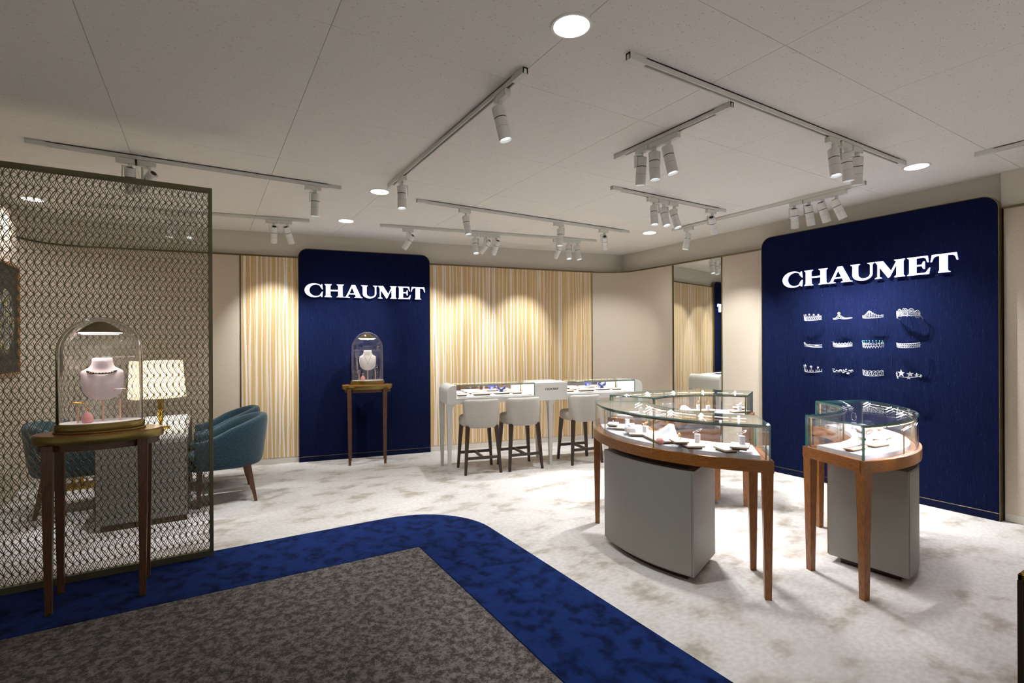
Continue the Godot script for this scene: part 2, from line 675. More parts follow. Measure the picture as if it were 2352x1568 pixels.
func area_light(parent: Node3D, at: Vector3, toward: Vector3, up: Vector3, size: Vector2, energy: float, color: String) -> void:
	var l := AreaLight3D.new()
	l.name = "glow"
	parent.add_child(l, true)
	l.look_at_from_position(parent.to_global(at), parent.to_global(at) + toward, up)
	l.area_size = size
	l.area_normalize_energy = true
	l.area_range = 10.0
	l.area_attenuation = 2.0
	l.light_color = hx(color)
	l.light_energy = energy
	l.shadow_enabled = true

# ------------------------------------------------------------------ the shell
func rounded_top(w: float, h: float, r: float, left := true, right := true) -> PackedVector2Array:
	var p := PackedVector2Array([Vector2(-w / 2, 0), Vector2(w / 2, 0)])
	if right:
		for i in 9:
			var a := PI / 2 * i / 8
			p.append(Vector2(w / 2 - r + r * cos(a), h - r + r * sin(a)))
	else:
		p.append(Vector2(w / 2, h))
	if left:
		for i in 9:
			var a := PI / 2 + PI / 2 * i / 8
			p.append(Vector2(-w / 2 + r + r * cos(a), h - r + r * sin(a)))
	else:
		p.append(Vector2(-w / 2, h))
	return p

func uv_panel(x0: float, x1: float, y0: float, y1: float, z: float, du: float, dv: float, u0 := 0.0) -> SurfaceTool:
	var st := T()
	flat(st)
	var c := [Vector3(x0, y0, z), Vector3(x1, y0, z), Vector3(x1, y1, z), Vector3(x0, y1, z)]
	for k in [0, 2, 1, 0, 3, 2]:
		st.set_uv(Vector2(u0 + (c[k].x - x0) / du, 1.0 - c[k].y / dv))
		st.add_vertex(c[k])
	return st

func shell() -> void:
	var st := T()
	# floor of the whole place
	box(st, Vector3(-0.5, -0.06, -1.2), Vector3(13.4, 0.12, 13.6), 0.0005)
	structure("floor", st, M.carpet_beige)
	# ceiling: a dark deck above, the boards hung as one grid of 0.94 m tiles
	st = T()
	box(st, Vector3(-0.5, CEIL + 0.07, -1.2), Vector3(13.4, 0.1, 13.6))
	var c := structure("ceiling", st, M.groove)
	var tile := T()
	box(tile, Vector3.ZERO, Vector3(0.9405, 0.02, 0.9405), 0.0012)
	tile.generate_normals()
	var tm := tile.commit()
	tm.surface_set_material(0, M.ceiling_board)
	for i in range(-8, 5):
		for j in range(-6, 9):
			var o := MeshInstance3D.new()
			o.mesh = tm
			o.name = "ceiling_tile"
			c.add_child(o, true)
			o.position = Vector3(1.43 + 0.9425 * (i + 0.5), CEIL + 0.01, -2.335 + 0.9425 * (j + 0.5))
	# outer walls of the arcade, out of view
	st = T()
	box(st, Vector3(-7.1, 1.5, -1.2), Vector3(0.2, 3.2, 13.6))
	structure("wall_west", st, M.mall_wall)
	st = T()
	box(st, Vector3(-0.5, 1.5, 5.5), Vector3(13.4, 3.2, 0.2))
	structure("wall_front", st, M.mall_wall)
	st = T()
	box(st, Vector3(-4.34, 1.5, -4.35), Vector3(5.3, 3.2, 0.16))
	structure("wall_side", st, M.mall_wall)

	# ---- rear wall, in its own turned frame
	var wb := Node3D.new()
	wb.name = "wall_back"
	wb.set_meta("kind", "structure")
	add_child(wb)
	wb.position = REAR
	wb.rotation.y = REAR_TURN
	st = T()
	box(st, Vector3(-0.55, 1.5, -0.15), Vector3(7.8, 3.2, 0.2))
	part(wb, "bulkhead", st, M.paint_warm)
	st = T()
	box(st, Vector3(-3.15, 1.335, -0.025), Vector3(1.6, 2.53, 0.05), 0.002)
	part(wb, "wall_panel", st, M.wall_cloth)
	for s in [[-2.342, -1.665, 0.1], [-0.02, 2.548, 0.37]]:
		part(wb, "straw_panel", uv_panel(s[0] + 0.012, s[1], 0.075, 2.6, 0.0, 3.7, 2.6, s[2]), M.straw)
		st = T()
		box(st, Vector3((s[0] + s[1]) / 2, 1.335, -0.028), Vector3(s[1] - s[0], 2.53, 0.05), 0.001)
		part(wb, "panel_core", st, M.wall_cloth)
	for s in [[-3.95, -1.69], [0.0, 2.55]]:
		st = T()
		box(st, Vector3((s[0] + s[1]) / 2, 0.037, -0.028), Vector3(s[1] - s[0], 0.073, 0.05), 0.001)
		part(wb, "baseboard", st, M.paint_warm)
	for s in [[-3.95, -1.68], [-0.01, 2.56]]:
		st = T()
		box(st, Vector3((s[0] + s[1]) / 2, 2.606, -0.012), Vector3(s[1] - s[0], 0.018, 0.05), 0.002)
		part(wb, "top_trim", st, M.bronze)
	for x in [-2.345, 2.553]:
		st = T()
		box(st, Vector3(x, 1.3, -0.01), Vector3(0.012, 2.6, 0.035), 0.002)
		part(wb, "edge_trim", st, M.bronze_dark)

	# ---- right wall
	var wr := Node3D.new()
	wr.name = "wall_right"
	wr.set_meta("kind", "structure")
	add_child(wr)
	st = T()
	box(st, Vector3(5.89, 1.5, -4.2), Vector3(0.24, 3.2, 5.4))
	part(wr, "bulkhead", st, M.paint_warm)
	st = T()
	box(st, Vector3(5.86, 2.85, 2.0), Vector3(0.3, 0.48, 7.04), 0.004)
	box(st, Vector3(5.87, 1.3, 2.0), Vector3(0.2, 2.6, 7.04), 0.004)
	part(wr, "bulkhead", st, M.paint_warm)
	for s in [[-4.19, -3.58], [-1.50, 0.6], [0.61, 2.7], [2.71, 5.3]]:
		st = T()
		box(st, Vector3(5.725, 1.335, (s[0] + s[1]) / 2), Vector3(0.05, 2.53, s[1] - s[0]), 0.002)
		part(wr, "wall_panel", st, M.wall_cloth)
		st = T()
		box(st, Vector3(5.725, 0.037, (s[0] + s[1]) / 2), Vector3(0.046, 0.07, s[1] - s[0]), 0.002)
		part(wr, "baseboard", st, M.paint_warm)
	for s in [[-5.25, -3.58], [-1.50, 5.3]]:
		st = T()
		box(st, Vector3(5.715, 2.606, (s[0] + s[1]) / 2), Vector3(0.06, 0.018, s[1] - s[0]), 0.002)
		part(wr, "top_trim", st, M.bronze)
	st = T()
	box(st, Vector3(5.712, 1.3, -1.512), Vector3(0.05, 2.6, 0.01), 0.001)
	part(wr, "edge_trim", st, M.bronze_dark)

	# curved corner panel between the rear wall and the mirror
	var corner := Node3D.new()
	corner.name = "wall_corner"
	corner.set_meta("kind", "structure")
	add_child(corner)
	var a := Vector2(5.205, -6.157)
	var b := Vector2(5.70, -5.60)
	var e := Vector2(5.70, -5.0)
	var u := Vector2(0.9824, 0.1868)
	var path := []
	var ctl := Vector2(5.70, -6.063)
	for i in 17:
		var t := i / 16.0
		path.append((1 - t) * (1 - t) * a + 2 * t * (1 - t) * ctl + t * t * b)
	path.append(Vector2(5.70, -5.3))
	path.append(e)
	for job in [["wall_panel", 0.075, 2.6, 0.0, 0.05, M.wall_cloth], ["baseboard", 0.0, 0.073, 0.002, 0.05, M.paint_warm], ["top_trim", 2.597, 2.615, -0.012, 0.05, M.bronze]]:
		st = T()
		wall_sweep(st, path, job[1], job[2], job[3], job[4])
		part(corner, job[0], st, job[5])
	# left: curved corner behind the metal screen, then the wall with the picture
	var left := Node3D.new()
	left.name = "wall_left"
	left.set_meta("kind", "structure")
	add_child(left)
	path = [Vector2(-1.66, -4.27), Vector2(-1.66, -6.4)]
	a = Vector2(-1.66, -6.75)
	b = Vector2(-1.06, -7.352)
	ctl = Vector2(-1.66, -7.466)
	for i in 17:
		var t := i / 16.0
		path.append((1 - t) * (1 - t) * a + 2 * t * (1 - t) * ctl + t * t * b)
	for job in [["wall_panel", 0.075, 2.6, 0.0, 0.05, M.wall_cloth], ["baseboard", 0.0, 0.073, 0.002, 0.05, M.paint_warm], ["top_trim", 2.597, 2.615, -0.012, 0.05, M.bronze_dark], ["bulkhead", 2.55, 3.0, 0.03, 0.05, M.paint_warm]]:
		st = T()
		wall_sweep(st, path, job[1], job[2], job[3], job[4])
		part(left, job[0], st, job[5])
	st = T()
	box(st, Vector3(-1.79, 1.5, -5.8), Vector3(0.12, 3.2, 3.4))
	part(left, "wall_core", st, M.paint_warm)
	st = T()
	box(st, Vector3(-1.4, 1.5, -7.72), Vector3(0.9, 3.2, 0.2))
	part(left, "wall_core", st, M.paint_warm)

# a wall that follows a path in plan, the room on its right-hand side going from the first point
func wall_sweep(st: SurfaceTool, path: Array, y0: float, y1: float, back: float, thick: float) -> void:
	var n := path.size()
	var fr := []
	var bk := []
	for i in n:
		var t: Vector2 = (path[mini(i + 1, n - 1)] - path[maxi(i - 1, 0)]).normalized()
		var nn := Vector2(-t.y, t.x)
		if nn.dot(Vector2(2.0, -3.5) - path[i]) < 0:
			nn = -nn
		fr.append(path[i] - nn * back)
		bk.append(path[i] - nn * (back + thick))
	var V := func(p: Vector2, y: float): return Vector3(p.x, y, p.y)
	soft(st)
	for i in n - 1:
		var o: Vector2 = fr[i] - bk[i]
		qo(st, V.call(fr[i], y0), V.call(fr[i + 1], y0), V.call(fr[i + 1], y1), V.call(fr[i], y1), Vector3(o.x, 0, o.y))
	soft(st)
	for i in n - 1:
		var o: Vector2 = bk[i] - fr[i]
		qo(st, V.call(bk[i], y0), V.call(bk[i + 1], y0), V.call(bk[i + 1], y1), V.call(bk[i], y1), Vector3(o.x, 0, o.y))
	flat(st)
	for i in n - 1:
		qo(st, V.call(fr[i], y1), V.call(fr[i + 1], y1), V.call(bk[i + 1], y1), V.call(bk[i], y1), Vector3.UP)
		qo(st, V.call(fr[i], y0), V.call(fr[i + 1], y0), V.call(bk[i + 1], y0), V.call(bk[i], y0), Vector3.DOWN)
	for k in [0, n - 1]:
		qo(st, V.call(fr[k], y0), V.call(bk[k], y0), V.call(bk[k], y1), V.call(fr[k], y1), V.call(path[k] - path[1 if k == 0 else n - 2], 0.0))

func carpets() -> void:
	# navy border with its rounded outer corner, then the grey carpet it frames
	var p := PackedVector2Array([Vector2(-1.55, -4.255)])
	for i in 13:
		var a := PI / 2 - PI / 2 * i / 12
		p.append(Vector2(1.33 + 0.65 * cos(a), -3.635 - 0.65 * sin(a)))
	p.append_array(PackedVector2Array([Vector2(1.98, 0.9), Vector2(1.35, 0.9), Vector2(1.35, -3.56), Vector2(-1.55, -3.56)]))
	var st := T()
	prism(st, p, 0.0005, 0.008, 0.002)
	tag(part(self, numbered("navy_carpet"), st, M.carpet_navy), "navy blue carpet border curving round the grey entrance carpet", "carpet")
	st = T()
	prism(st, PackedVector2Array([Vector2(-2.2, -3.553), Vector2(1.343, -3.553), Vector2(1.343, 0.9), Vector2(-2.2, 0.9)]), 0.0005, 0.009, 0.002)
	tag(part(self, numbered("grey_carpet"), st, M.carpet_grey), "mottled dark grey entrance carpet in the foreground", "carpet")

func feature_panel(label: String, at: Vector3, turn: float, w: float) -> void:
	# local x along the wall, z toward the room, foot at the middle
	var t := thing("feature_panel", label, "wall panel", at, turn)
	var st := T()
	plate(st, rounded_top(w, 2.715, 0.11), -0.06, -0.004)
	part(t, "core", st, M.navy_paint)
	# cloth face with upright slubs
	var poly := rounded_top(w - 0.006, 2.715 - 0.003, 0.108)
	for i in poly.size():
		if poly[i].y < 0.01:
			poly[i].y = 0.068
	st = T()
	flat(st)
	var idx := Geometry2D.triangulate_polygon(poly)
	for i in range(0, idx.size(), 3):
		var q := [poly[idx[i]], poly[idx[i + 1]], poly[idx[i + 2]]]
		if (q[1] - q[0]).cross(q[2] - q[0]) > 0:
			q = [q[0], q[2], q[1]]
		for v in q:
			st.set_uv(Vector2(v.x / 1.4, -v.y / 1.4))
			st.add_vertex(Vector3(v.x, v.y, 0.0))
	part(t, "cloth_face", st, M.navy_cloth)
	st = T()
	box(st, Vector3(0, 0.031, -0.002), Vector3(w - 0.004, 0.06, 0.01), 0.001)
	part(t, "baseboard", st, M.navy_paint)
	st = T()
	box(st, Vector3(0, 0.0645, -0.003), Vector3(w - 0.004, 0.004, 0.008), 0.0005)
	part(t, "reveal_strip", st, M.bronze)
	# slim metal edge that runs up one side, over and down the other
	st = T()
	var outer := rounded_top(w + 0.012, 2.721, 0.116)
	var inner := rounded_top(w, 2.715, 0.11)
	flat(st)
	for i in range(1, outer.size()):
		var j := (i + 1) % outer.size()
		var o := Vector3(outer[i].x + outer[j].x, (outer[i].y + outer[j].y) - 2.7, 0)
		var A := Vector3(outer[i].x, outer[i].y, 0)
		var B := Vector3(outer[j].x, outer[j].y, 0)
		var C := Vector3(inner[i].x, inner[i].y, 0)
		var D := Vector3(inner[j].x, inner[j].y, 0)
		var z0 := Vector3(0, 0, -0.065)
		var z1 := Vector3(0, 0, 0.003)
		qo(st, A + z0, B + z0, B + z1, A + z1, o)
		qo(st, A + z1, B + z1, D + z1, C + z1, Vector3.BACK)
		qo(st, C + z0, D + z0, D + z1, C + z1, -o)
	part(t, "edge_trim", st, M.bronze)

# ------------------------------------------------------------------ lettering
func arc_pts(c: Vector2, r: Vector2, a0: float, a1: float, n: int) -> PackedVector2Array:
	var p := PackedVector2Array()
	for i in n + 1:
		var a := deg_to_rad(lerpf(a0, a1, float(i) / n))
		p.append(c + Vector2(cos(a) * r.x, sin(a) * r.y))
	return p

func V2(a: Array) -> PackedVector2Array:
	var p := PackedVector2Array()
	for i in range(0, a.size(), 2):
		p.append(Vector2(a[i], a[i + 1]))
	return p

func stem(x0: float, x1: float, s0: float, s1: float) -> PackedVector2Array:
	return V2([s0, 0, s1, 0, s1, 0.035, lerpf(x1, s1, 0.4), 0.07, x1, 0.14, x1, 0.86, lerpf(x1, s1, 0.4), 0.93, s1, 0.965, s1, 1, s0, 1, s0, 0.965, lerpf(x0, s0, 0.4), 0.93, x0, 0.86, x0, 0.14, lerpf(x0, s0, 0.4), 0.07, s0, 0.035])

func glyphs() -> Array:
	var C := arc_pts(Vector2(0.70, 0.5), Vector2(0.70, 0.535), 40, 320, 36)
	C.append_array(arc_pts(Vector2(0.82, 0.5), Vector2(0.48, 0.445), 312, 48, 32))
	var U := V2([0, 1, 0, 0.965, 0.07, 0.93, 0.11, 0.86])
	U.append_array(arc_pts(Vector2(0.635, 0.36), Vector2(0.525, 0.38), 180, 360, 24))
	U.append_array(V2([1.16, 0.86, 1.20, 0.93, 1.26, 0.965, 1.26, 1, 0.91, 1, 0.91, 0.965, 1.0, 0.93, 1.05, 0.86]))
	U.append_array(arc_pts(Vector2(0.73, 0.36), Vector2(0.32, 0.25), 360, 180, 20))
	U.append_array(V2([0.41, 0.86, 0.44, 0.93, 0.50, 0.965, 0.50, 1]))
	return [
		[0.0, [C, V2([1.22, 0.98, 1.27, 0.98, 1.31, 0.58, 1.26, 0.60, 1.12, 0.80]), V2([1.22, 0.0, 1.27, 0.0, 1.31, 0.43, 1.26, 0.40, 1.10, 0.18])]],
		[1.44, [stem(0.09, 0.43, 0, 0.53), stem(1.0, 1.33, 0.89, 1.42), V2([0.42, 0.47, 1.02, 0.47, 1.02, 0.57, 0.42, 0.57])]],
		[2.90, [V2([0.10, 0.03, 0.56, 1, 0.82, 1, 1.27, 0.03, 0.90, 0.03, 0.58, 0.775, 0.235, 0.03]), V2([0.34, 0.26, 0.82, 0.26, 0.80, 0.34, 0.37, 0.34]), V2([0, 0, 0.42, 0, 0.42, 0.03, 0.25, 0.09, 0.13, 0.09, 0, 0.03]), V2([0.75, 0, 1.37, 0, 1.37, 0.03, 1.24, 0.09, 0.88, 0.09, 0.75, 0.03])]],
		[4.18, [U]],
		[5.48, [V2([0.13, 0.04, 0.22, 0.04, 0.22, 0.92, 0.13, 0.97]), V2([0.0, 1, 0.40, 1, 0.80, 0.38, 0.66, 0.0]), V2([0.64, 0.02, 0.72, 0.02, 1.18, 0.98, 1.09, 0.98]), stem(1.07, 1.39, 0.96, 1.46), V2([0, 0, 0.34, 0, 0.34, 0.03, 0.24, 0.09, 0.11, 0.09, 0, 0.03])]],
		[7.06, [V2([0, 0, 0.97, 0, 1.03, 0.34, 0.98, 0.32, 0.86, 0.12, 0.78, 0.085, 0.41, 0.085, 0.41, 0.47, 0.66, 0.47, 0.73, 0.30, 0.79, 0.30, 0.79, 0.71, 0.73, 0.71, 0.66, 0.55, 0.41, 0.55, 0.41, 0.915, 0.74, 0.915, 0.84, 0.86, 0.91, 0.64, 0.96, 0.64, 0.92, 1, 0, 1, 0, 0.965, 0.07, 0.93, 0.09, 0.86, 0.09, 0.14, 0.07, 0.07, 0, 0.035])]],
		[8.11, [V2([0.33, 0, 0.84, 0, 0.84, 0.035, 0.76, 0.07, 0.73, 0.14, 0.73, 0.91, 0.94, 0.90, 1.04, 0.82, 1.11, 0.60, 1.16, 0.60, 1.10, 1, 0.06, 1, 0.0, 0.62, 0.05, 0.62, 0.12, 0.82, 0.22, 0.90, 0.38, 0.91, 0.38, 0.14, 0.35, 0.07, 0.33, 0.035])]],
	]

func lettering(parent: Node3D, at: Vector3, height: float, width: float, depth: float, face: Material, side: Material, called := "letter") -> void:
	var sx := width / 9.27
	for g in glyphs():
		var st := T()
		X = Transform3D(Basis(), at + Vector3(g[0] * sx, 0, 0))
		var fs := T()
		for poly in g[1]:
			var p := PackedVector2Array()
			for v in poly:
				p.append(Vector2(v.x * sx, v.y * height))
			plate(st, p, 0, depth)
			if side != null:
				plate(fs, p, depth, depth + 0.001)
		home()
		var o := part(parent, called, st, side if side != null else face)
		if side != null:
			part(o, "lit_face", fs, face)

func sign_on(label: String, at: Vector3, turn: float, width: float) -> void:
	var t := thing("illuminated_sign", label, "sign", at, turn)
	lettering(t, Vector3(-width / 2, 0, 0.022), 0.166, width, 0.014, M.sign_face, M.sign_side)
	# short studs that hold the letters off the cloth
	for g in [0.3, 1.75, 3.6, 4.4, 6.8, 7.3, 8.65]:
		var st := T()
		rod(st, Vector3(-width / 2 + g * width / 9.27, 0.06, 0.0), Vector3(-width / 2 + g * width / 9.27, 0.06, 0.025), 0.004)
		part(t, "stud", st, M.silver)
	area_light(t, Vector3(0, 0.083, 0.055), t.global_basis.z, Vector3.UP, Vector2(width, 0.15), 0.25, "eef0ff")

# ------------------------------------------------------------------ lamps
func track(called: String, label: String, a: Vector3, b: Vector3) -> void:
	var mid := (a + b) / 2
	var d := b - a
	var t := thing("light_track", label, "track", Vector3(mid.x, CEIL, mid.z), -atan2(d.z, d.x))
	var l := d.length()
	var st := T()
	for s in [-1, 1]:
		box(st, Vector3(0, -0.016, s * 0.0125), Vector3(l, 0.032, 0.009), 0.001)
	box(st, Vector3(0, -0.004, 0), Vector3(l, 0.008, 0.034), 0.001)
	part(t, "rail", st, M.track_paint)
	st = T()
	box(st, Vector3(0, -0.013, 0), Vector3(l - 0.02, 0.01, 0.016), 0.0005)
	part(t, "slot", st, M.groove)
	for s in [-1, 1]:
		st = T()
		box(st, Vector3(s * (l / 2 - 0.055), -0.017, 0), Vector3(0.11, 0.034, 0.0345), 0.001)
		part(t, "end_feed", st, M.track_paint)

func spot(label: String, at: Vector3, along: float, target: Vector3, energy: float, angle := 30.0, side := 1.0) -> void:
	var t := thing("track_spotlight", label, "spotlight", Vector3(at.x, CEIL - 0.034, at.z), along, "white spotlights on the ceiling tracks")
	var st := T()
	box(st, Vector3(0, -0.019, 0), Vector3(0.13, 0.038, 0.036), 0.002)
	part(t, "adapter", st, M.track_paint)
	st = T()
	rod(st, Vector3(0.02, -0.038, 0), Vector3(0.02, -0.056, 0), 0.014, -1, 16)
	part(t, "swivel", st, M.white_lamp)
	var piv := Vector3(0.02, -0.13, 0)
	var d: Vector3 = (t.to_local(target) - piv).normalized()
	# arm: a flat bar that comes down beside the body
	var sd := Vector3.UP.cross(Vector3(d.x, 0, d.z)) if Vector2(d.x, d.z).length() > 0.05 else Vector3(0, 0, 1)
	sd = sd.normalized() * side
	st = T()
	var yaw := atan2(-sd.z, sd.x)
	X = Transform3D(Basis(Vector3.UP, yaw), Vector3(0.02, 0, 0))
	box(st, Vector3(0.02, -0.058, 0), Vector3(0.064, 0.006, 0.022), 0.001)
	box(st, Vector3(0.0475, -0.1, 0), Vector3(0.007, 0.088, 0.022), 0.001)
	home()
	part(t, "arm", st, M.white_lamp)
	# body
	var up := -d
	var bx := up.cross(Vector3(0, 0, 1) if absf(up.z) < 0.9 else Vector3(1, 0, 0)).normalized()
	var bz := bx.cross(up).normalized()
	X = Transform3D(Basis(bx, up, bz), piv)
	st = T()
	lathe(st, [Vector2(0, 0.062), Vector2(0.033, 0.062), Vector2(0.036, 0.059)].map(func(v): return v), 28)
	lathe(st, [Vector2(0.036, 0.0), Vector2(0.036, 0.059)], 28)
	lathe(st, [Vector2(0.036, -0.129), Vector2(0.036, -0.005)], 28)
	lathe(st, [Vector2(0.0335, -0.128), Vector2(0.036, -0.129)], 28)
	lathe(st, [Vector2(0.0325, -0.105), Vector2(0.0335, -0.128)], 28)
	part(t, "body", st, M.white_lamp)
	st = T()
	lathe(st, [Vector2(0.0345, -0.006), Vector2(0.0345, 0.001)], 28)
	part(t, "groove", st, M.groove)
	st = T()
	lathe(st, [Vector2(0.03625, -0.0565), Vector2(0.03625, -0.0555)], 28)
	part(t, "groove", st, M.groove)
	st = T()
	lathe(st, [Vector2(0.0, -0.112), Vector2(0.033, -0.112), Vector2(0.033, -0.108), Vector2(0, -0.108)], 24)
	part(t, "lens", st, M.lens)
	st = T()
	lathe(st, [Vector2(0.0, 0.0625), Vector2(0.02, 0.0625), Vector2(0.02, 0.066), Vector2(0, 0.066)], 20)
	part(t, "rear_cap", st, M.groove)
	home()
	spot_light(t, piv + d * 0.118, piv + d, energy * spot_gain, angle, 0.012)

func downlight(label: String, x: float, z: float, energy: float, spread := 72.0) -> void:
	var t := thing("recessed_downlight", label, "downlight", Vector3(x, CEIL, z), 0.0, "round recessed downlights")
	var st := T()
	lathe(st, [Vector2(0.08, -0.004), Vector2(0.092, -0.006), Vector2(0.096, 0.0)].map(func(v): return v), 40)
	part(t, "trim_ring", st, M.white_lamp)
	st = T()
	lathe(st, [Vector2(0, -0.0035), Vector2(0.081, -0.0035), Vector2(0.081, 0.0), Vector2(0, 0.0)], 40)
	part(t, "diffuser", st, M.disc)
	spot_light(t, Vector3(0, -0.012, 0), Vector3(0, -1, 0), energy, spread, 0.08, "f5fbfb", 1.0)
# ------------------------------------------------------------------ the three curved showcases
func showcase(label: String, a0: float, a1: float, named: bool) -> void:
	var t := thing("curved_showcase", label, "showcase", RING, 0.0, "three curved showcases set in a ring")
	var R1 := 1.135
	var R0 := 0.672
	var st := T()
	# apron and rim of the table
	sector(st, R1 - 0.028, R1, 0.742, 0.81, a0, a1, 36)
	sector(st, R0, R0 + 0.028, 0.742, 0.81, a0, a1, 30)
	var da := rad_to_deg(0.028 / 0.9)
	sector(st, R0 + 0.02, R1 - 0.02, 0.742, 0.81, a0, a0 + da, 2)
	sector(st, R0 + 0.02, R1 - 0.02, 0.742, 0.81, a1 - da, a1, 2)
	sector(st, R0 + 0.02, R1 - 0.02, 0.775, 0.803, a0 + da * 0.5, a1 - da * 0.5, 30)
	part(t, "table_frame", st, M.wood_flat)
	st = T()
	sector(st, R1 - 0.012, R1 - 0.006, 0.806, 0.8115, a0 + 0.3, a1 - 0.3, 36)
	part(t, "rim_inlay", st, M.brass_aged)
	# tapered legs at the four corners
	for k in [[R1 - 0.03, a0 + 1.6], [R1 - 0.03, a1 - 1.6], [R0 + 0.03, a0 + 2.6], [R0 + 0.03, a1 - 2.6]]:
		st = T()
		var top := on(k[0], k[1], 0.79)
		post(st, on(k[0], k[1], 0), top, Vector2(0.036, 0.036), Vector2(0.058, 0.058), deg_to_rad(k[1]))
		part(t, "leg", st, M.wood_up)
	# storage cabinet under the middle, on a recessed plinth
	var am := (a0 + a1) / 2
	var c0 := am - 21.5
	var c1 := am + 21.5
	st = T()
	sector(st, 0.66, 1.115, 0.045, 0.70, c0, c1, 26)
	var cab := part(t, "cabinet", st, M.leather_grey)
	st = T()
	sector(st, 1.1155, 1.118, 0.052, 0.693, c0 + 0.7, c1 - 0.7, 26)
	part(cab, "leather_front", st, M.leather_grey)
	st = T()
	sector(st, 0.652, 0.659, 0.05, 0.695, c0 + 0.3, c1 - 0.3, 20)
	part(cab, "door", st, M.wood_up)
	st = T()
	sector(st, 0.72, 1.06, 0.0, 0.046, c0 + 3.2, c1 - 3.2, 20)
	part(t, "plinth", st, M.walnut_dark)
	st = T()
	sector(st, 0.72, 1.06, 0.699, 0.776, c0 + 3, c1 - 3, 20)
	part(t, "neck", st, M.walnut_dark)
	# display deck: boards laid on the wood
	var cuts := [a0 + 3.2, am - 14.0, am + 14.0, a1 - 3.2]
	for k in 3:
		st = T()
		sector(st, R0 + 0.075, R1 - 0.062, 0.803, 0.829, cuts[k] + 0.04, cuts[k + 1] - 0.04, 14)
		part(t, "deck_board", st, M.deck_grey)
	# glass: curved panes, end panes, top with polished green edges
	var g := 0.008
	var G1 := R1 - 0.016
	var G0 := R0 + 0.016
	var b0 := a0 + 0.7
	var b1 := a1 - 0.7
	var top0 := 1.008
	var top1 := 1.018
	for q in [[G1 - g, G1], [G0, G0 + g]]:
		st = T()
		sector(st, q[0], q[1], 0.811, top0, b0, b1, 40, false)
		part(t, "curved_pane", st, M.glass)
	for q in [b0, b1]:
		st = T()
		var p := 0.25 if q == b0 else -0.25
		sector(st, G0 + g, G1 - g, 0.811, top0, q, q + p, 1)
		part(t, "end_pane", st, M.glass)
	st = T()
	sector(st, G0 + 0.004, G1 - 0.004, top0, top1, b0 + 0.2, b1 - 0.2, 40, false)
	part(t, "top_pane", st, M.glass)
	st = T()
	sector(st, G1 - 0.0035, G1 + 0.001, top0 - 0.001, top1 + 0.0005, b0, b1, 40)
	sector(st, G0 - 0.001, G0 + 0.0035, top0 - 0.001, top1 + 0.0005, b0, b1, 40)
	sector(st, G0, G1, top0 - 0.001, top1 + 0.0005, b0 - 0.05, b0 + 0.25, 1)
	sector(st, G0, G1, top0 - 0.001, top1 + 0.0005, b1 - 0.25, b1 + 0.05, 1)
	for q in [[G1, b0], [G1, b1], [G0 + g, b0], [G0 + g, b1]]:
		var sg2 := 0.5 if q[1] == b0 else -0.5
		sector(st, q[0] - 0.011, q[0] + 0.001, 0.811, top0, q[1], q[1] + sg2 * (1.0 if q[0] > 0.9 else 1.6), 1)
	part(t, "glass_edge", st, M.glass_edge)
	# slim metal posts and the rail under the lid
	st = T()
	sector(st, G1 - 0.028, G1 - 0.011, 0.997, 1.007, b0 + 0.6, b1 - 0.6, 36)
	sector(st, G0 + 0.011, G0 + 0.026, 0.997, 1.007, b0 + 0.6, b1 - 0.6, 30)
	part(t, "lid_rail", st, M.bronze)
	for k in [b0 + 1.2, b0 + 21.0, am + 7.0, b1 - 1.2]:
		st = T()
		var pz := on(G1 - 0.018, k, 0)
		rod(st, pz + Vector3(0, 0.81, 0), pz + Vector3(0, 1.0, 0), 0.0042, -1, 8)
		part(t, "post", st, M.brass)
	for k in [b0 + 1.8, am - 8.0, b1 - 1.8]:
		st = T()
		var pz := on(G0 + 0.02, k, 0)
		placed(pz, deg_to_rad(k))
		box(st, Vector3(0, 0.905, 0), Vector3(0.01, 0.19, 0.012), 0.001)
		home()
		part(t, "post", st, M.brass_aged)
	# light strip: lit segments along one long edge
	var rs := G1 - 0.02 if not named else G0 + 0.02
	var segs := 11 if not named else 9
	for k in segs:
		var w := (b1 - b0 - 8.0) / segs
		var s0 := b0 + 4.0 + w * k
		st = T()
		sector(st, rs - 0.004, rs + 0.004, 0.992, 0.9965, s0 + w * 0.08, s0 + w * 0.88, 4)
		part(t, "light_strip", st, M.led_warm)
	for k in 5:
		var am2 := b0 + (b1 - b0) * (0.1 + 0.2 * k)
		var p := on(rs, am2, 0.986)
		area_light(t, p, Vector3(0, -1, 0) + on(0.5 if not named else -0.5, am2, 0) * (-1.0), Vector3(0, 0, 1).rotated(Vector3.UP, deg_to_rad(am2)), Vector2(0.22, 0.01), 0.26, "f4f3ff")
	if named:
		# name cut into the apron
		var n := 0
		var wid := 0.24
		for gl in glyphs():
			st = T()
			for poly in gl[1]:
				var p2 := PackedVector2Array()
				for v in poly:
					p2.append(Vector2(v.x * wid / 9.27, v.y * 0.026))
				var deg: float = 180.0 - 12.0 + 8.0 + rad_to_deg(gl[0] * wid / 9.27 / R1)
				var c := on(R1 + 0.0002, deg, 0.768)
				X = Transform3D(Basis(Vector3.UP, deg_to_rad(deg) + PI / 2), c)
				plate(st, p2, -0.001, 0.0007)
			home()
			part(t, "engraved_letter", st, M.engraved)
			n += 1

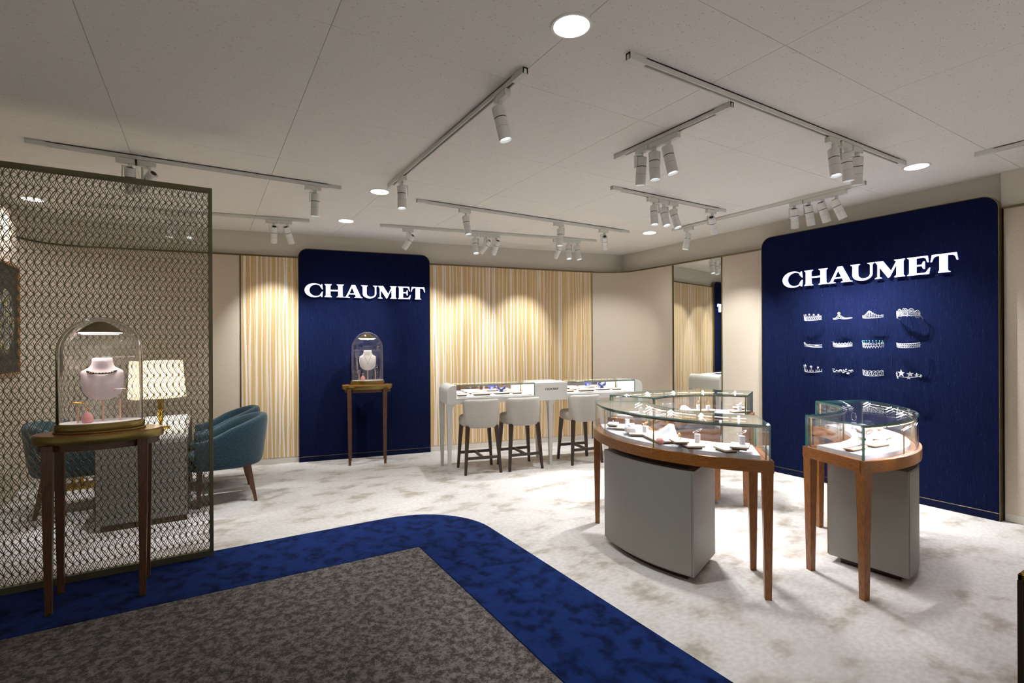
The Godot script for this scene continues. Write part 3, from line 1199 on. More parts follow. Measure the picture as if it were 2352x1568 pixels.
# ------------------------------------------------------------------ small things on show
func tray(label: String, at: Vector3, turn: float, w: float, d: float, m: Material, group := "") -> Node3D:
	var t := thing("display_tray", label, "tray", at, turn, group)
	var st := T()
	prism(st, rrect(w * 0.8, d * 0.76, 0.008), 0.0, 0.010)
	part(t, "foot", st, M.tray_foot)
	st = T()
	var rings := []
	for k in [[0.010, 0.93], [0.017, 1.0]]:
		var r := []
		for v in rrect(w * k[1], d * k[1], 0.012):
			r.append(Vector3(v.x, k[0], v.y))
		rings.append(r)
	loft(st, rings)
	part(t, "wooden_edge", st, M.tray_wood)
	st = T()
	prism(st, rrect(w - 0.004, d - 0.004, 0.011), 0.0165, 0.022, 0.0015)
	part(t, "pad", st, m)
	return t

func ring_loop(st: SurfaceTool, c: Vector3, r: float, w: float, bas := Basis()) -> void:
	var pts := []
	for i in 16:
		var a := TAU * i / 16
		pts.append(c + bas * Vector3(cos(a) * r, sin(a) * r, 0))
	tube(st, pts, w, 6, true)

func ring_stand(label: String, at: Vector3, kind: int, h := 0.045) -> void:
	# white block with a jewel held above it
	var t := thing("jewel_stand", label, "stand", at, 0.3)
	var st := T()
	if kind == 3:
		prism(st, rrect(0.034, 0.034, 0.004), 0.0, h, 0.002)
	else:
		lathe(st, [Vector2(0, 0), Vector2(0.018, 0.0), Vector2(0.018, h - 0.001), Vector2(0.017, h), Vector2(0, h)], 20)
	part(t, "block", st, M.deck_white)
	st = T()
	rod(st, Vector3(0, h - 0.002, 0), Vector3(0, h + 0.016, 0), 0.001, -1, 6)
	part(t, "pin", st, M.silver)
	st = T()
	var m: Material = M.gold
	if kind == 0:
		ring_loop(st, Vector3(0, h + 0.024, 0), 0.010, 0.0018, Basis(Vector3.UP, 0.5))
		ball(st, Vector3(0, h + 0.036, 0), Vector3(0.004, 0.004, 0.004), 8, 5)
	elif kind == 1:
		m = M.silver
		ring_loop(st, Vector3(0, h + 0.02, 0), 0.028, 0.0022, Basis(Vector3.RIGHT, 1.15) * Basis(Vector3.UP, 0.2))
	elif kind == 2:
		m = M.silver
		ring_loop(st, Vector3(0, h + 0.046, 0), 0.03, 0.0026, Basis(Vector3.UP, 0.7))
		ball(st, Vector3(0.018, h + 0.07, 0.01), Vector3(0.006, 0.004, 0.004), 8, 5)
	else:
		m = M.rose_gold
		ring_loop(st, Vector3(0.006, h + 0.016, 0), 0.022, 0.002, Basis(Vector3.BACK, 0.5) * Basis(Vector3.RIGHT, 1.0))
		ring_loop(st, Vector3(-0.006, h + 0.022, 0), 0.018, 0.002, Basis(Vector3.BACK, -0.3) * Basis(Vector3.RIGHT, 1.2))
	part(t, "jewel", st, m)

func ring_row(label: String, at: Vector3, turn: float, n: int, w: float, m: Material) -> void:
	var t := thing("ring_row", label, "rings", at, turn)
	for k in n:
		var st := T()
		ring_loop(st, Vector3((k - (n - 1) / 2.0) * w / n, 0.008, 0), 0.009, 0.0014)
		ball(st, Vector3((k - (n - 1) / 2.0) * w / n, 0.019, 0), Vector3(0.003, 0.0025, 0.003), 7, 4)
		part(t, "ring", st, m)

func neck_form(label: String, at: Vector3, turn: float, s: float) -> void:
	# low sloping shoulder form that shows a necklace
	var t := thing("necklace_form", label, "necklace stand", at, turn)
	var st := T()
	var rings := []
	for j in 9:
		var v := j / 8.0
		var w := lerpf(0.17, 0.052, pow(v, 0.75)) * s
		var dep := lerpf(0.10, 0.022, v) * s
		var y := 0.085 * s * pow(v, 1.3)
		var zc := -0.05 * s * v
		var r := []
		for i in 28:
			var a := TAU * i / 28
			var cs := cos(a)
			var sn := sin(a)
			r.append(Vector3(signf(cs) * pow(absf(cs), 0.8) * w, y, zc + signf(sn) * pow(absf(sn), 0.8) * dep))
		rings.append(r)
	loft(st, rings)
	part(t, "form", st, M.leatherette_soft)
	st = T()
	var pts := []
	for i in 13:
		var u := i / 12.0 * 2 - 1
		pts.append(Vector3(u * 0.085, 0.052 - 0.026 * (1 - u * u), 0.005 + 0.055 * (1 - u * u)) * s)
	tube(st, pts, 0.0009, 5)
	ball(st, Vector3(0, 0.026, 0.062) * s, Vector3(0.004, 0.004, 0.003), 8, 5)
	part(t, "chain", st, M.rose_gold)

func faceted_stone(label: String, at: Vector3, turn: float, s: float) -> void:
	var st := T()
	var rings := []
	for k in [[0.0, 0.35], [0.12, 0.8], [0.35, 1.0], [0.62, 0.8], [0.85, 0.38], [0.97, 0.06]]:
		var r := []
		for i in 7:
			var a := TAU * i / 7
			r.append(Vector3(k[0] * 0.075 - 0.035, 0.026 + sin(a) * 0.025 * k[1], cos(a) * 0.03 * k[1]) * s)
		rings.append(r)
	loft(st, rings)
	var t := thing("pink_stone", label, "ornament", at, turn)
	part(t, "stone", st, M.stone_pink)

func white_block(label: String, at: Vector3, turn: float) -> void:
	var t := thing("display_block", label, "display block", at, turn)
	var st := T()
	prism(st, rrect(0.12, 0.08, 0.012), 0.0, 0.03, 0.003)
	X = Transform3D(Basis(Vector3.BACK, 0.16), Vector3(0.004, 0.037, 0))
	prism(st, rrect(0.108, 0.068, 0.012), -0.006, 0.006, 0.003)
	home()
	part(t, "block", st, M.deck_white)
	st = T()
	ball(st, Vector3(0, 0.03, 0), Vector3(0.04, 0.024, 0.026), 14, 8)
	part(t, "crest", st, M.leatherette)

func showcase_contents() -> void:
	var D := 0.829
	# ---- nearest case on the left
	tray("large white tray at the far left of the nearest curved case", Vector3(2.80, D, -2.94), 0.6, 0.20, 0.13, M.leatherette)
	tray("small tray stacked on another at the left end of the nearest case", Vector3(2.73, D + 0.022, -2.99), 0.75, 0.13, 0.085, M.leatherette_soft)
	ring_row("three silver rings on the stacked tray at left of the nearest case", Vector3(2.73, D + 0.044, -2.99), 0.75, 3, 0.075, M.silver)
	ring_stand("white cylinder on the left tray of the nearest curved case", Vector3(2.855, D + 0.022, -2.965), 0)
	tray("blush tray carrying a white sculpted block in the nearest case", Vector3(2.70, D, -2.70), 0.85, 0.20, 0.13, M.leatherette_pink)
	white_block("white sculpted block on the blush tray of the nearest case", Vector3(2.675, D + 0.022, -2.745), 0.85)
	ring_stand("square white block with rose gold bangles on the blush tray", Vector3(2.735, D + 0.022, -2.655), 3)
	tray("wide pale tray under the necklace form in the nearest case", Vector3(2.68, D, -2.455), 1.15, 0.28, 0.17, M.leatherette_soft)
	neck_form("pale sloping necklace form with a fine chain in the nearest case", Vector3(2.72, D + 0.022, -2.47), -2.45, 0.95)
	faceted_stone("faceted pink stone lying in front of the necklace form", Vector3(2.575, D, -2.365), 0.5, 0.95)
	tray("blush tray beneath a smaller tray near the middle of the nearest case", Vector3(2.68, D, -2.21), 1.1, 0.2, 0.12, M.leatherette_pink)
	tray("small pale tray holding a gold bracelet in the nearest case", Vector3(2.615, D + 0.022, -2.245), 1.05, 0.12, 0.1, M.leatherette_soft)
	var t := thing("bracelet", "gold bracelet standing upright on the small pale tray", "bracelet", Vector3(2.615, D + 0.044, -2.245), 0.9)
	var st := T()
	var pts := []
	for i in 15:
		var a := -0.25 + (PI + 0.5) * i / 14
		pts.append(Vector3(cos(a) * 0.032, 0.01 + sin(a) * 0.032, 0))
	tube(st, pts, 0.0024, 7)
	part(t, "band", st, M.gold)
	ring_stand("tall white cylinder with stacked silver bracelets near the middle post", Vector3(2.735, D + 0.022, -2.20), 1, 0.055)
	tray("lower tray of the crossed pair at the right end of the nearest case", Vector3(2.75, D, -2.0), 1.2, 0.15, 0.1, M.leatherette_soft)
	tray("upper tray of the crossed pair at the right end of the nearest case", Vector3(2.80, D + 0.022, -1.94), 0.55, 0.16, 0.11, M.leatherette)
	ring_stand("white cylinder with a silver bracelet at the right end of the nearest case", Vector3(2.83, D + 0.044, -1.945), 1, 0.05)
	# ---- case at the back
	tray("white tray near the left end of the rear curved case", Vector3(3.49, D, -3.46), -0.3, 0.16, 0.1, M.leatherette)
	tray("wide white tray across the left half of the rear curved case", Vector3(3.36, D, -3.33), 0.3, 0.15, 0.1, M.leatherette_soft)
	ring_stand("white cylinder at the left of the rear curved case", Vector3(3.47, D + 0.022, -3.42), 0, 0.045)
	tray("pale wooden edged tray left of centre in the rear curved case", Vector3(3.76, D, -3.41), -0.2, 0.17, 0.1, M.leatherette)
	var er := thing("earring_stand", "thin bar with a pair of earrings in the rear curved case", "stand", Vector3(3.68, D, -3.30), 0.0)
	st = T()
	rod(st, Vector3.ZERO, Vector3(0, 0.1, 0), 0.0015, -1, 6)
	rod(st, Vector3(-0.05, 0.1, 0), Vector3(0.05, 0.1, 0), 0.0015, -1, 6)
	part(er, "bar", st, M.silver)
	for s in [-1, 1]:
		st = T()
		ball(st, Vector3(0.05 * s, 0.1, 0), Vector3(0.007, 0.007, 0.007), 8, 6)
		part(er, "earring", st, M.rose_gold)
	neck_form("white rounded necklace form in the middle of the rear case", Vector3(4.02, D, -3.36), 0.2, 0.62)
	tray("tray with two ring cylinders in the rear curved case", Vector3(4.12, D, -3.235), -0.5, 0.22, 0.1, M.leatherette)
	ring_stand("left white ring cylinder of the pair in the rear case", Vector3(4.09, D + 0.022, -3.275), 0, 0.045)
	ring_stand("right white ring cylinder of the pair in the rear case", Vector3(4.12, D + 0.022, -3.19), 0, 0.045)
	tray("lower tray at the right end of the rear curved case", Vector3(4.36, D, -3.03), -0.4, 0.18, 0.12, M.leatherette)
	tray("upper tray at the right end of the rear curved case", Vector3(4.42, D + 0.022, -3.07), -0.9, 0.11, 0.08, M.leatherette_soft)
	ring_stand("white cylinder on the right end tray of the rear case", Vector3(4.33, D + 0.022, -3.0), 1, 0.045)
	# ---- case on the right, before the navy wall
	t = tray("long tray with coloured bands at the front of the right case", Vector3(3.44, D, -1.59), -0.02, 0.19, 0.06, M.leatherette)
	for k in 7:
		st = T()
		box(st, Vector3(-0.075 + k * 0.025, 0.0235, 0.0), Vector3(0.005, 0.003, 0.02 if k < 4 else 0.026), 0.0005)
		part(t, "watch_band", st, [M.mark_red, M.mark_red, M.mark_red, M.mark_green, M.dark_bead, M.dark_bead, M.dark_bead][k])
	tray("white tray with two cylinders in the middle of the right case", Vector3(3.69, D, -1.585), -0.1, 0.2, 0.1, M.leatherette)
	ring_stand("left white cylinder on the middle tray of the right case", Vector3(3.66, D + 0.022, -1.61), 3, 0.05)
	ring_stand("right white cylinder on the middle tray of the right case", Vector3(3.72, D + 0.022, -1.56), 1, 0.05)
	tray("wide white tray at the rear of the right curved case", Vector3(3.96, D, -1.70), 0.15, 0.26, 0.15, M.leatherette)
	neck_form("low white necklace form on the rear tray of the right case", Vector3(3.97, D + 0.022, -1.71), 0.4, 0.7)
	ring_stand("white cylinder with an upright bangle in the right case", Vector3(4.26, D, -1.98), 2, 0.05)
	t = tray("small square tray with gold brooches at the rear of the right case", Vector3(4.34, D, -1.86), 0.5, 0.11, 0.08, M.leatherette_pink)
	for k in 3:
		st = T()
		ball(st, Vector3(-0.03 + 0.03 * k, 0.03, 0.01 * (k % 2)), Vector3(0.011, 0.009, 0.009), 8, 5)
		part(t, "brooch", st, M.gold)
	tray("long wooden edged tray behind the bangle in the right case", Vector3(4.16, D, -1.87), 0.7, 0.16, 0.07, M.leatherette)

# ------------------------------------------------------------------ long counter at the rear wall
func counter() -> void:
	var t := thing("display_counter", "long pale grey counter with two glass cases before the straw wall", "counter", Vector3(2.386, 0, -5.36), REAR_TURN - 0.02)
	# local x along the front from the left end, z = 0 at the front face, negative toward the wall
	var L := 2.59
	var dep := 0.485
	var top := 1.015
	var st := T()
	# body seen from the front: ends rounded at the top
	var p := PackedVector2Array([Vector2(-0.01, 0.80), Vector2(L, 0.80)])
	for i in 9:
		var a := PI / 2 * i / 8
		p.append(Vector2(L - 0.085 + 0.085 * cos(a), top - 0.085 + 0.085 * sin(a)))
	p.append_array(PackedVector2Array([Vector2(2.478, top), Vector2(2.478, 0.865), Vector2(1.505, 0.865), Vector2(1.505, top), Vector2(1.07, top), Vector2(1.07, 0.865), Vector2(0.10, 0.865), Vector2(0.10, top)]))
	for i in 9:
		var a := PI / 2 + PI / 2 * i / 8
		p.append(Vector2(0.075 + 0.085 * cos(a), top - 0.085 + 0.085 * sin(a)))
	plate(st, p, -dep, 0.0, 0.0015)
	part(t, "body", st, M.lacquer_light)
	for x in [0.022, 1.285, 2.558]:
		for z in [-0.032, -dep + 0.032]:
			st = T()
			post(st, Vector3(x, 0, z), Vector3(x, 0.802, z), Vector2(0.032, 0.032), Vector2(0.062, 0.062))
			part(t, "leg", st, M.lacquer_grey)
	# softly curved brackets between legs and body
	for x in [0.06, 1.245, 1.325, 2.52]:
		var s := 1.0 if x in [0.06, 1.325] else -1.0
		st = T()
		var q := PackedVector2Array([Vector2(x - s * 0.012, 0.803), Vector2(x + s * 0.05, 0.803)])
		for i in 6:
			var a := PI / 2 * (1 - i / 5.0)
			q.append(Vector2(x + s * (0.05 - 0.062 * cos(a)), 0.70 + 0.10 * sin(a)))
		plate(st, q, -0.055, -0.012)
		part(t, "bracket", st, M.lacquer_grey)
	for q in [[0.10, 1.07, 0], [1.505, 2.478, 1]]:
		var x0: float = q[0]
		var x1: float = q[1]
		var xm := (x0 + x1) / 2
		st = T()
		box(st, Vector3(xm, 0.871, -dep / 2 + 0.01), Vector3(x1 - x0 - 0.05, 0.012, dep - 0.09), 0.001)
		part(t, "deck_board", st, M.deck_white)
		st = T()
		box(st, Vector3(xm, 0.938, -0.006), Vector3(x1 - x0, 0.146, 0.008), 0.0005)
		part(t, "front_pane", st, M.glass)
		st = T()
		box(st, Vector3(xm, 0.938, -dep + 0.012), Vector3(x1 - x0, 0.146, 0.008), 0.0005)
		part(t, "rear_pane", st, M.glass)
		st = T()
		box(st, Vector3(xm, top + 0.002, -dep / 2), Vector3(x1 - x0 - 0.002, 0.01, dep - 0.004), 0.0005)
		part(t, "top_pane", st, M.glass)
		st = T()
		box(st, Vector3(xm, top + 0.002, -0.001), Vector3(x1 - x0, 0.0115, 0.005), 0.0005)
		box(st, Vector3(x1 - 0.004, 0.94, -0.003), Vector3(0.009, 0.15, 0.007), 0.0005)
		part(t, "glass_edge", st, M.glass_edge)
		st = T()
		box(st, Vector3(xm, top - 0.009, -0.016), Vector3(x1 - x0 - 0.01, 0.008, 0.012), 0.0005)
		box(st, Vector3(xm, top - 0.009, -dep + 0.024), Vector3(x1 - x0 - 0.01, 0.008, 0.016), 0.0005)
		box(st, Vector3(x1 - 0.018, 0.935, -dep + 0.03), Vector3(0.012, 0.14, 0.012), 0.0005)
		part(t, "lid_rail", st, M.brass_aged)
		st = T()
		box(st, Vector3(xm, 0.925, -dep + 0.034), Vector3(x1 - x0 - 0.06, 0.1, 0.006), 0.0005)
		part(t, "rear_mirror", st, M.mirror)
		for k in 9:
			st = T()
			box(st, Vector3(x0 + 0.05 + (k + 0.5) * (x1 - x0 - 0.1) / 9, top - 0.0155, -dep + 0.026), Vector3((x1 - x0 - 0.1) / 9 * 0.82, 0.004, 0.008), 0.0005)
			part(t, "light_strip", st, M.led_warm)
		for k in 3:
			area_light(t, Vector3(lerpf(x0, x1, 0.18 + 0.32 * k), top - 0.022, -dep + 0.03), t.global_basis * Vector3(0, -1, 0.55), t.global_basis * Vector3(1, 0, 0), Vector2(0.01, 0.28), 0.32, "f6f3ff")
	lettering(t, Vector3(1.205, 0.925, 0.0), 0.024, 0.18, 0.0012, M.ink, null, "letter")
	# trays and boxes inside
	var bas := t.global_transform
	var Y := 0.878
	var items := [["left", 0.0], ["right", 1.405]]
	for it in items:
		var o: float = it[1]
		var s: String = it[0]
		var turn := t.rotation.y
		for k in [[0.17, -0.33, 0.12, 0.08, "rear corner tray by the left end of the %s counter case"], [0.20, -0.15, 0.13, 0.08, "front corner tray by the left end of the %s counter case"], [0.45, -0.36, 0.26, 0.1, "rear tray with rings in the %s counter case"], [0.45, -0.17, 0.24, 0.11, "long front tray in the %s counter case"], [0.72, -0.24, 0.22, 0.16, "square tray under the navy bow in the %s counter case"], [0.90, -0.34, 0.13, 0.08, "small rear tray at the right of the %s counter case"], [0.90, -0.17, 0.13, 0.08, "small front tray at the right of the %s counter case"]]:
			tray((k[4] as String) % s, bas * Vector3(o + k[0], Y, k[1]), turn, k[2], k[3], M.leatherette)
		ring_row("rings standing on the rear tray of the %s counter case" % s, bas * Vector3(o + 0.45, Y + 0.022, -0.36), turn, 5, 0.2, M.silver)
		ring_row("two silver rings on the small rear tray of the %s counter case" % s, bas * Vector3(o + 0.90, Y + 0.022, -0.34), turn, 2, 0.06, M.silver)
		var b := thing("navy_bow", "glossy navy bow shaped stand in the %s counter case" % s, "stand", bas * Vector3(o + 0.72, Y + 0.022, -0.25), turn)
		st = T()
		for sx in [-1.0, 1.0]:
			var rings := []
			for j in 6:
				var v := j / 5.0
				var r := []
				for i in 12:
					var a := TAU * i / 12
					r.append(Vector3(sx * (0.008 + 0.046 * v) + cos(a) * 0.006, 0.03 + 0.028 * v + sin(a) * (0.010 + 0.016 * v), 0.012 * sin(v * 3.0) + cos(a) * 0.014))
				rings.append(r)
			loft(st, rings)
		part(b, "loops", st, M.bow_blue)
		st = T()
		lathe(st, [Vector2(0, 0), Vector2(0.032, 0), Vector2(0.026, 0.03), Vector2(0.014, 0.04), Vector2(0, 0.04)], 14)
		part(b, "base", st, M.bow_blue)
		st = T()
		ball(st, Vector3(0, 0.045, 0.018), Vector3(0.010, 0.010, 0.008), 10, 6)
		part(b, "jewel", st, M.silver)
# ------------------------------------------------------------------ seats
func stool(label: String, at: Vector3, turn: float) -> Node3D:
	# local -z looks toward the counter, the back is at +z
	var t := thing("counter_stool", label, "stool", at, turn, "three stools at the long counter")
	var st := T()
	var rings := []
	for k in [[0.535, 0.90], [0.545, 0.97], [0.57, 1.0], [0.61, 1.0], [0.635, 0.97], [0.648, 0.88], [0.652, 0.7], [0.654, 0.35]]:
		var r := []
		for i in 36:
			var a := TAU * i / 36
			var c := cos(a)
			var s := sin(a)
			r.append(Vector3(signf(c) * pow(absf(c), 0.62) * 0.222 * k[1], k[0], -0.02 + signf(s) * pow(absf(s), 0.62) * 0.215 * k[1]))
		rings.append(r)
	loft(st, rings)
	part(t, "seat", st, M.boucle_seat)
	# upholstered back that hugs the rear of the seat
	st = T()
	rings = []
	var n := 20
	for i in n + 1:
		var f := float(i) / n * 2 - 1
		var ang := f * 0.98
		var edge := sqrt(maxf(0.0, 1.0 - pow(absf(f), 7.0)))
		var r := []
		var m := 18
		for k in m:
			var a := TAU * k / m
			var cs := signf(cos(a)) * pow(absf(cos(a)), 0.55)
			var sn := signf(sin(a)) * pow(absf(sin(a)), 0.42)
			var half_h := 0.165 * lerpf(0.80, 1.0, edge)
			var y := 0.692 + sn * half_h
			var flare := (y - 0.55) * 0.05
			var rad := 0.245 + flare + cs * 0.032 * maxf(0.25, edge)
			var px := sin(ang) * rad * 0.98
			var pz := -0.045 + cos(ang) * rad * 1.02
			r.append(Vector3(px, y, pz))
		rings.append(r)
	loft(st, rings)
	part(t, "backrest", st, M.boucle)
	for sx in [-1.0, 1.0]:
		for sz in [-1.0, 1.0]:
			st = T()
			post(st, Vector3(sx * 0.21, 0, sz * 0.197), Vector3(sx * 0.17, 0.55, sz * 0.16 - 0.01), Vector2(0.026, 0.026), Vector2(0.044, 0.044))
			part(t, "leg", st, M.walnut_dark)
	for sz in [-1.0, 1.0]:
		st = T()
		box(st, Vector3(0, 0.185, sz * 0.183), Vector3(0.385, 0.032, 0.02), 0.001)
		part(t, "stretcher", st, M.walnut_dark)
	st = T()
	box(st, Vector3(0, 0.185, 0), Vector3(0.022, 0.03, 0.36), 0.001)
	part(t, "stretcher", st, M.walnut_dark)
	return t

func armchair(label: String, at: Vector3, turn: float) -> Node3D:
	# local -z is the front
	var t := thing("tub_armchair", label, "armchair", at, turn, "teal tub armchairs round the desk")
	var st := T()
	var rings := []
	var n := 34
	for i in n + 1:
		var f := float(i) / n * 2 - 1           # -1 one arm end .. 0 back .. 1 other arm end
		var g := absf(f)
		var top := lerpf(0.815, 0.615, smoothstep(0.10, 0.98, g))
		var edge := sqrt(maxf(0.0, 1.0 - pow(g, 14.0)))
		# plan of the shell: half round behind, then straight arms
		var c := Vector2.ZERO
		var dir := Vector2.ZERO
		var arc := 0.52
		if g < arc:
			var a := f / arc * PI / 2
			dir = Vector2(sin(a), cos(a))
			c = Vector2(0, 0.02) + dir * Vector2(0.235, 0.235)
		else:
			dir = Vector2(signf(f), 0.0)
			c = Vector2(signf(f) * 0.235, 0.02 - (g - arc) / (1 - arc) * 0.29)
		var r := []
		var m := 20
		for k in m:
			var a := TAU * k / m
			var cs := signf(cos(a)) * pow(absf(cos(a)), 0.6)
			var sn := signf(sin(a)) * pow(absf(sin(a)), 0.45)
			var hh := (top - 0.34) / 2
			var y := 0.34 + hh + sn * hh
			var up := clampf((y - 0.34) / 0.45, 0.0, 1.0)
			var out := cs * 0.042 * maxf(0.3, edge) + 0.012 + 0.055 * up
			r.append(Vector3(c.x + dir.x * out, y, c.y + dir.y * out))
		rings.append(r)
	loft(st, rings)
	part(t, "shell", st, M.teal_velvet)
	# seat cushion
	st = T()
	rings = []
	for k in [[0.33, 0.95], [0.345, 1.0], [0.43, 1.02], [0.46, 0.99], [0.475, 0.9], [0.482, 0.6], [0.484, 0.3]]:
		var r := []
		for i in 36:
			var a := TAU * i / 36
			var c := cos(a)
			var s := sin(a)
			r.append(Vector3(signf(c) * pow(absf(c), 0.5) * 0.225 * k[1], k[0], -0.06 + signf(s) * pow(absf(s), 0.5) * 0.27 * k[1]))
		rings.append(r)
	loft(st, rings)
	part(t, "seat_cushion", st, M.teal_velvet)
	for sx in [-1.0, 1.0]:
		for sz in [-1.0, 1.0]:
			st = T()
			post(st, Vector3(sx * 0.225, 0, 0.23 if sz > 0 else -0.24), Vector3(sx * 0.195, 0.36, 0.165 if sz > 0 else -0.23), Vector2(0.026, 0.026), Vector2(0.05, 0.05))
			part(t, "leg", st, M.walnut_up)
	return t

func desk() -> void:
	var t := thing("writing_desk", "grey leather waterfall desk with a pale top behind the metal screen", "desk", Vector3(-0.435, 0, -5.92), 0.0)
	var w := 0.63
	var zl := 0.74
	# outline seen from the side: both ends fold down with rounded shoulders
	var outer := PackedVector2Array([Vector2(-zl, 0.05)])
	for i in 9:
		var a := PI - PI / 2 * i / 8
		outer.append(Vector2(-zl + 0.09 + 0.09 * cos(a), 0.747 - 0.09 + 0.09 * sin(a)))
	for i in 9:
		var a := PI / 2 - PI / 2 * i / 8
		outer.append(Vector2(zl - 0.09 + 0.09 * cos(a), 0.747 - 0.09 + 0.09 * sin(a)))
	outer.append(Vector2(zl, 0.05))
	var inner := PackedVector2Array([Vector2(zl - 0.045, 0.05)])
	for i in 9:
		var a := PI / 2 * i / 8
		inner.append(Vector2(zl - 0.09 + 0.045 * cos(a), 0.747 - 0.09 + 0.045 * sin(a)))
	for i in 9:
		var a := PI / 2 + PI / 2 * i / 8
		inner.append(Vector2(-zl + 0.09 + 0.045 * cos(a), 0.747 - 0.09 + 0.045 * sin(a)))
	inner.append(Vector2(-zl + 0.045, 0.05))
	var p := outer.duplicate()
	p.append_array(inner)
	var st := T()
	X = Transform3D(Basis(Vector3.UP, PI / 2), Vector3.ZERO)
	plate(st, p, -w / 2 + 0.006, w / 2 - 0.006)
	home()
	part(t, "carcass", st, M.leather_grey)
	st = T()
	X = Transform3D(Basis(Vector3.UP, PI / 2), Vector3.ZERO)
	plate(st, p, w / 2 - 0.006, w / 2)
	plate(st, p, -w / 2, -w / 2 + 0.006)
	home()
	part(t, "wood_edge", st, M.walnut_up)
	st = T()
	prism(st, rrect(w - 0.07, zl * 2 - 0.24, 0.02), 0.7468, 0.749)
	part(t, "writing_surface", st, M.desk_top)
	for s in [-1, 1]:
		st = T()
		box(st, Vector3(0.01, 0.025, s * (zl - 0.024)), Vector3(w - 0.05, 0.05, 0.036), 0.001)
		part(t, "plinth", st, M.walnut_flat)
	st = T()
	box(st, Vector3(0, 0.45, 0), Vector3(0.02, 0.5, zl * 2 - 0.1), 0.001)
	part(t, "modesty_panel", st, M.leather_grey)

func table_lamp() -> void:
	var t := thing("table_lamp", "lit brass table lamp with a pleated cream shade on the desk", "lamp", Vector3(-0.335, 0.749, -5.53), 0.0)
	var st := T()
	lathe(st, [Vector2(0, 0), Vector2(0.075, 0), Vector2(0.075, 0.01), Vector2(0.06, 0.018), Vector2(0.02, 0.022), Vector2(0, 0.022)], 32)
	part(t, "base", st, M.brass)
	st = T()
	lathe(st, [Vector2(0.014, 0.02), Vector2(0.024, 0.15), Vector2(0.03, 0.16), Vector2(0.03, 0.168), Vector2(0.022, 0.172), Vector2(0.026, 0.30), Vector2(0.01, 0.31), Vector2(0.006, 0.5), Vector2(0, 0.5)], 20)
	part(t, "stem", st, M.brass)
	st = T()
	var n := 72
	flat(st)
	for i in n:
		var a0 := TAU * i / n
		var a1 := TAU * (i + 1) / n
		var k0 := 1.0 if i % 2 == 0 else 0.975
		var k1 := 1.0 if i % 2 == 1 else 0.975
		var A := Vector3(cos(a0) * 0.195 * k0, 0.285, sin(a0) * 0.195 * k0)
		var B := Vector3(cos(a1) * 0.195 * k1, 0.285, sin(a1) * 0.195 * k1)
		var C := Vector3(cos(a1) * 0.168 * k1, 0.61, sin(a1) * 0.168 * k1)
		var D := Vector3(cos(a0) * 0.168 * k0, 0.61, sin(a0) * 0.168 * k0)
		qo(st, A, B, C, D, (A + C))
		qo(st, A * Vector3(0.985, 1, 0.985), B * Vector3(0.985, 1, 0.985), C * Vector3(0.985, 1, 0.985), D * Vector3(0.985, 1, 0.985), -(A + C))
	part(t, "shade", st, M.shade_linen)
	st = T()
	ball(st, Vector3(0, 0.44, 0), Vector3(0.03, 0.04, 0.03), 14, 10)
	part(t, "bulb", st, M.cap_lamp)
	var l := OmniLight3D.new()
	l.name = "bulb_light"
	t.add_child(l)
	l.position = Vector3(0, 0.44, 0)
	l.light_color = hx("fff0d6")
	l.light_energy = 0.12
	l.omni_range = 12.0
	l.omni_attenuation = 2.0
	l.light_size = 0.03
	l.shadow_enabled = true

func brass_side_table() -> void:
	var t := thing("side_table", "small brass side table with twin stems by the rear wall", "side table", Vector3(-1.15, 0, -7.0), 0.1)
	var st := T()
	prism(st, rrect(0.34, 0.26, 0.05), 0.0, 0.025, 0.004)
	part(t, "base", st, M.brass)
	for x in [-0.035, 0.035]:
		st = T()
		rod(st, Vector3(x, 0.025, 0), Vector3(x, 0.5, 0), 0.016, -1, 14)
		part(t, "stem", st, M.brass)
	st = T()
	prism(st, oval(0.2, 0.15, 36), 0.5, 0.52, 0.003, true)
	part(t, "top", st, M.walnut_flat)

# ------------------------------------------------------------------ oval tables with glass domes
func dome_table(label: String, at: Vector3, turn: float) -> Node3D:
	var t := thing("oval_table", label, "table", at, turn, "oval tables that carry a glass dome")
	var st := T()
	prism(st, oval(0.307, 0.187, 64), 0.972, 0.985, 0.002, true)
	part(t, "top", st, M.wood_flat)
	st = T()
	var o := oval(0.31, 0.19, 64)
	prism(st, o, 0.934, 0.972, 0.002, true)
	prism(st, oval(0.3115, 0.1915, 64), 0.943, 0.9815, 0.0015, true)
	part(t, "brass_band", st, M.brass_aged)
	st = T()
	prism(st, oval(0.288, 0.168, 56), 0.895, 0.935, 0.0, true)
	part(t, "apron", st, M.walnut_flat)
	for sx in [-1.0, 1.0]:
		for sz in [-1.0, 1.0]:
			st = T()
			var foot := Vector3(sx * 0.212, 0.012, sz * 0.142)
			post(st, foot, Vector3(sx * 0.215, 0.935, sz * 0.138), Vector2(0.03, 0.03), Vector2(0.05, 0.05))
			var lg := part(t, "leg", st, M.walnut_up)
			st = T()
			post(st, foot * Vector3(1, 0, 1), foot + Vector3(0, 0.003, 0), Vector2(0.031, 0.031), Vector2(0.031, 0.031))
			part(lg, "brass_tip", st, M.brass_aged)
	return t

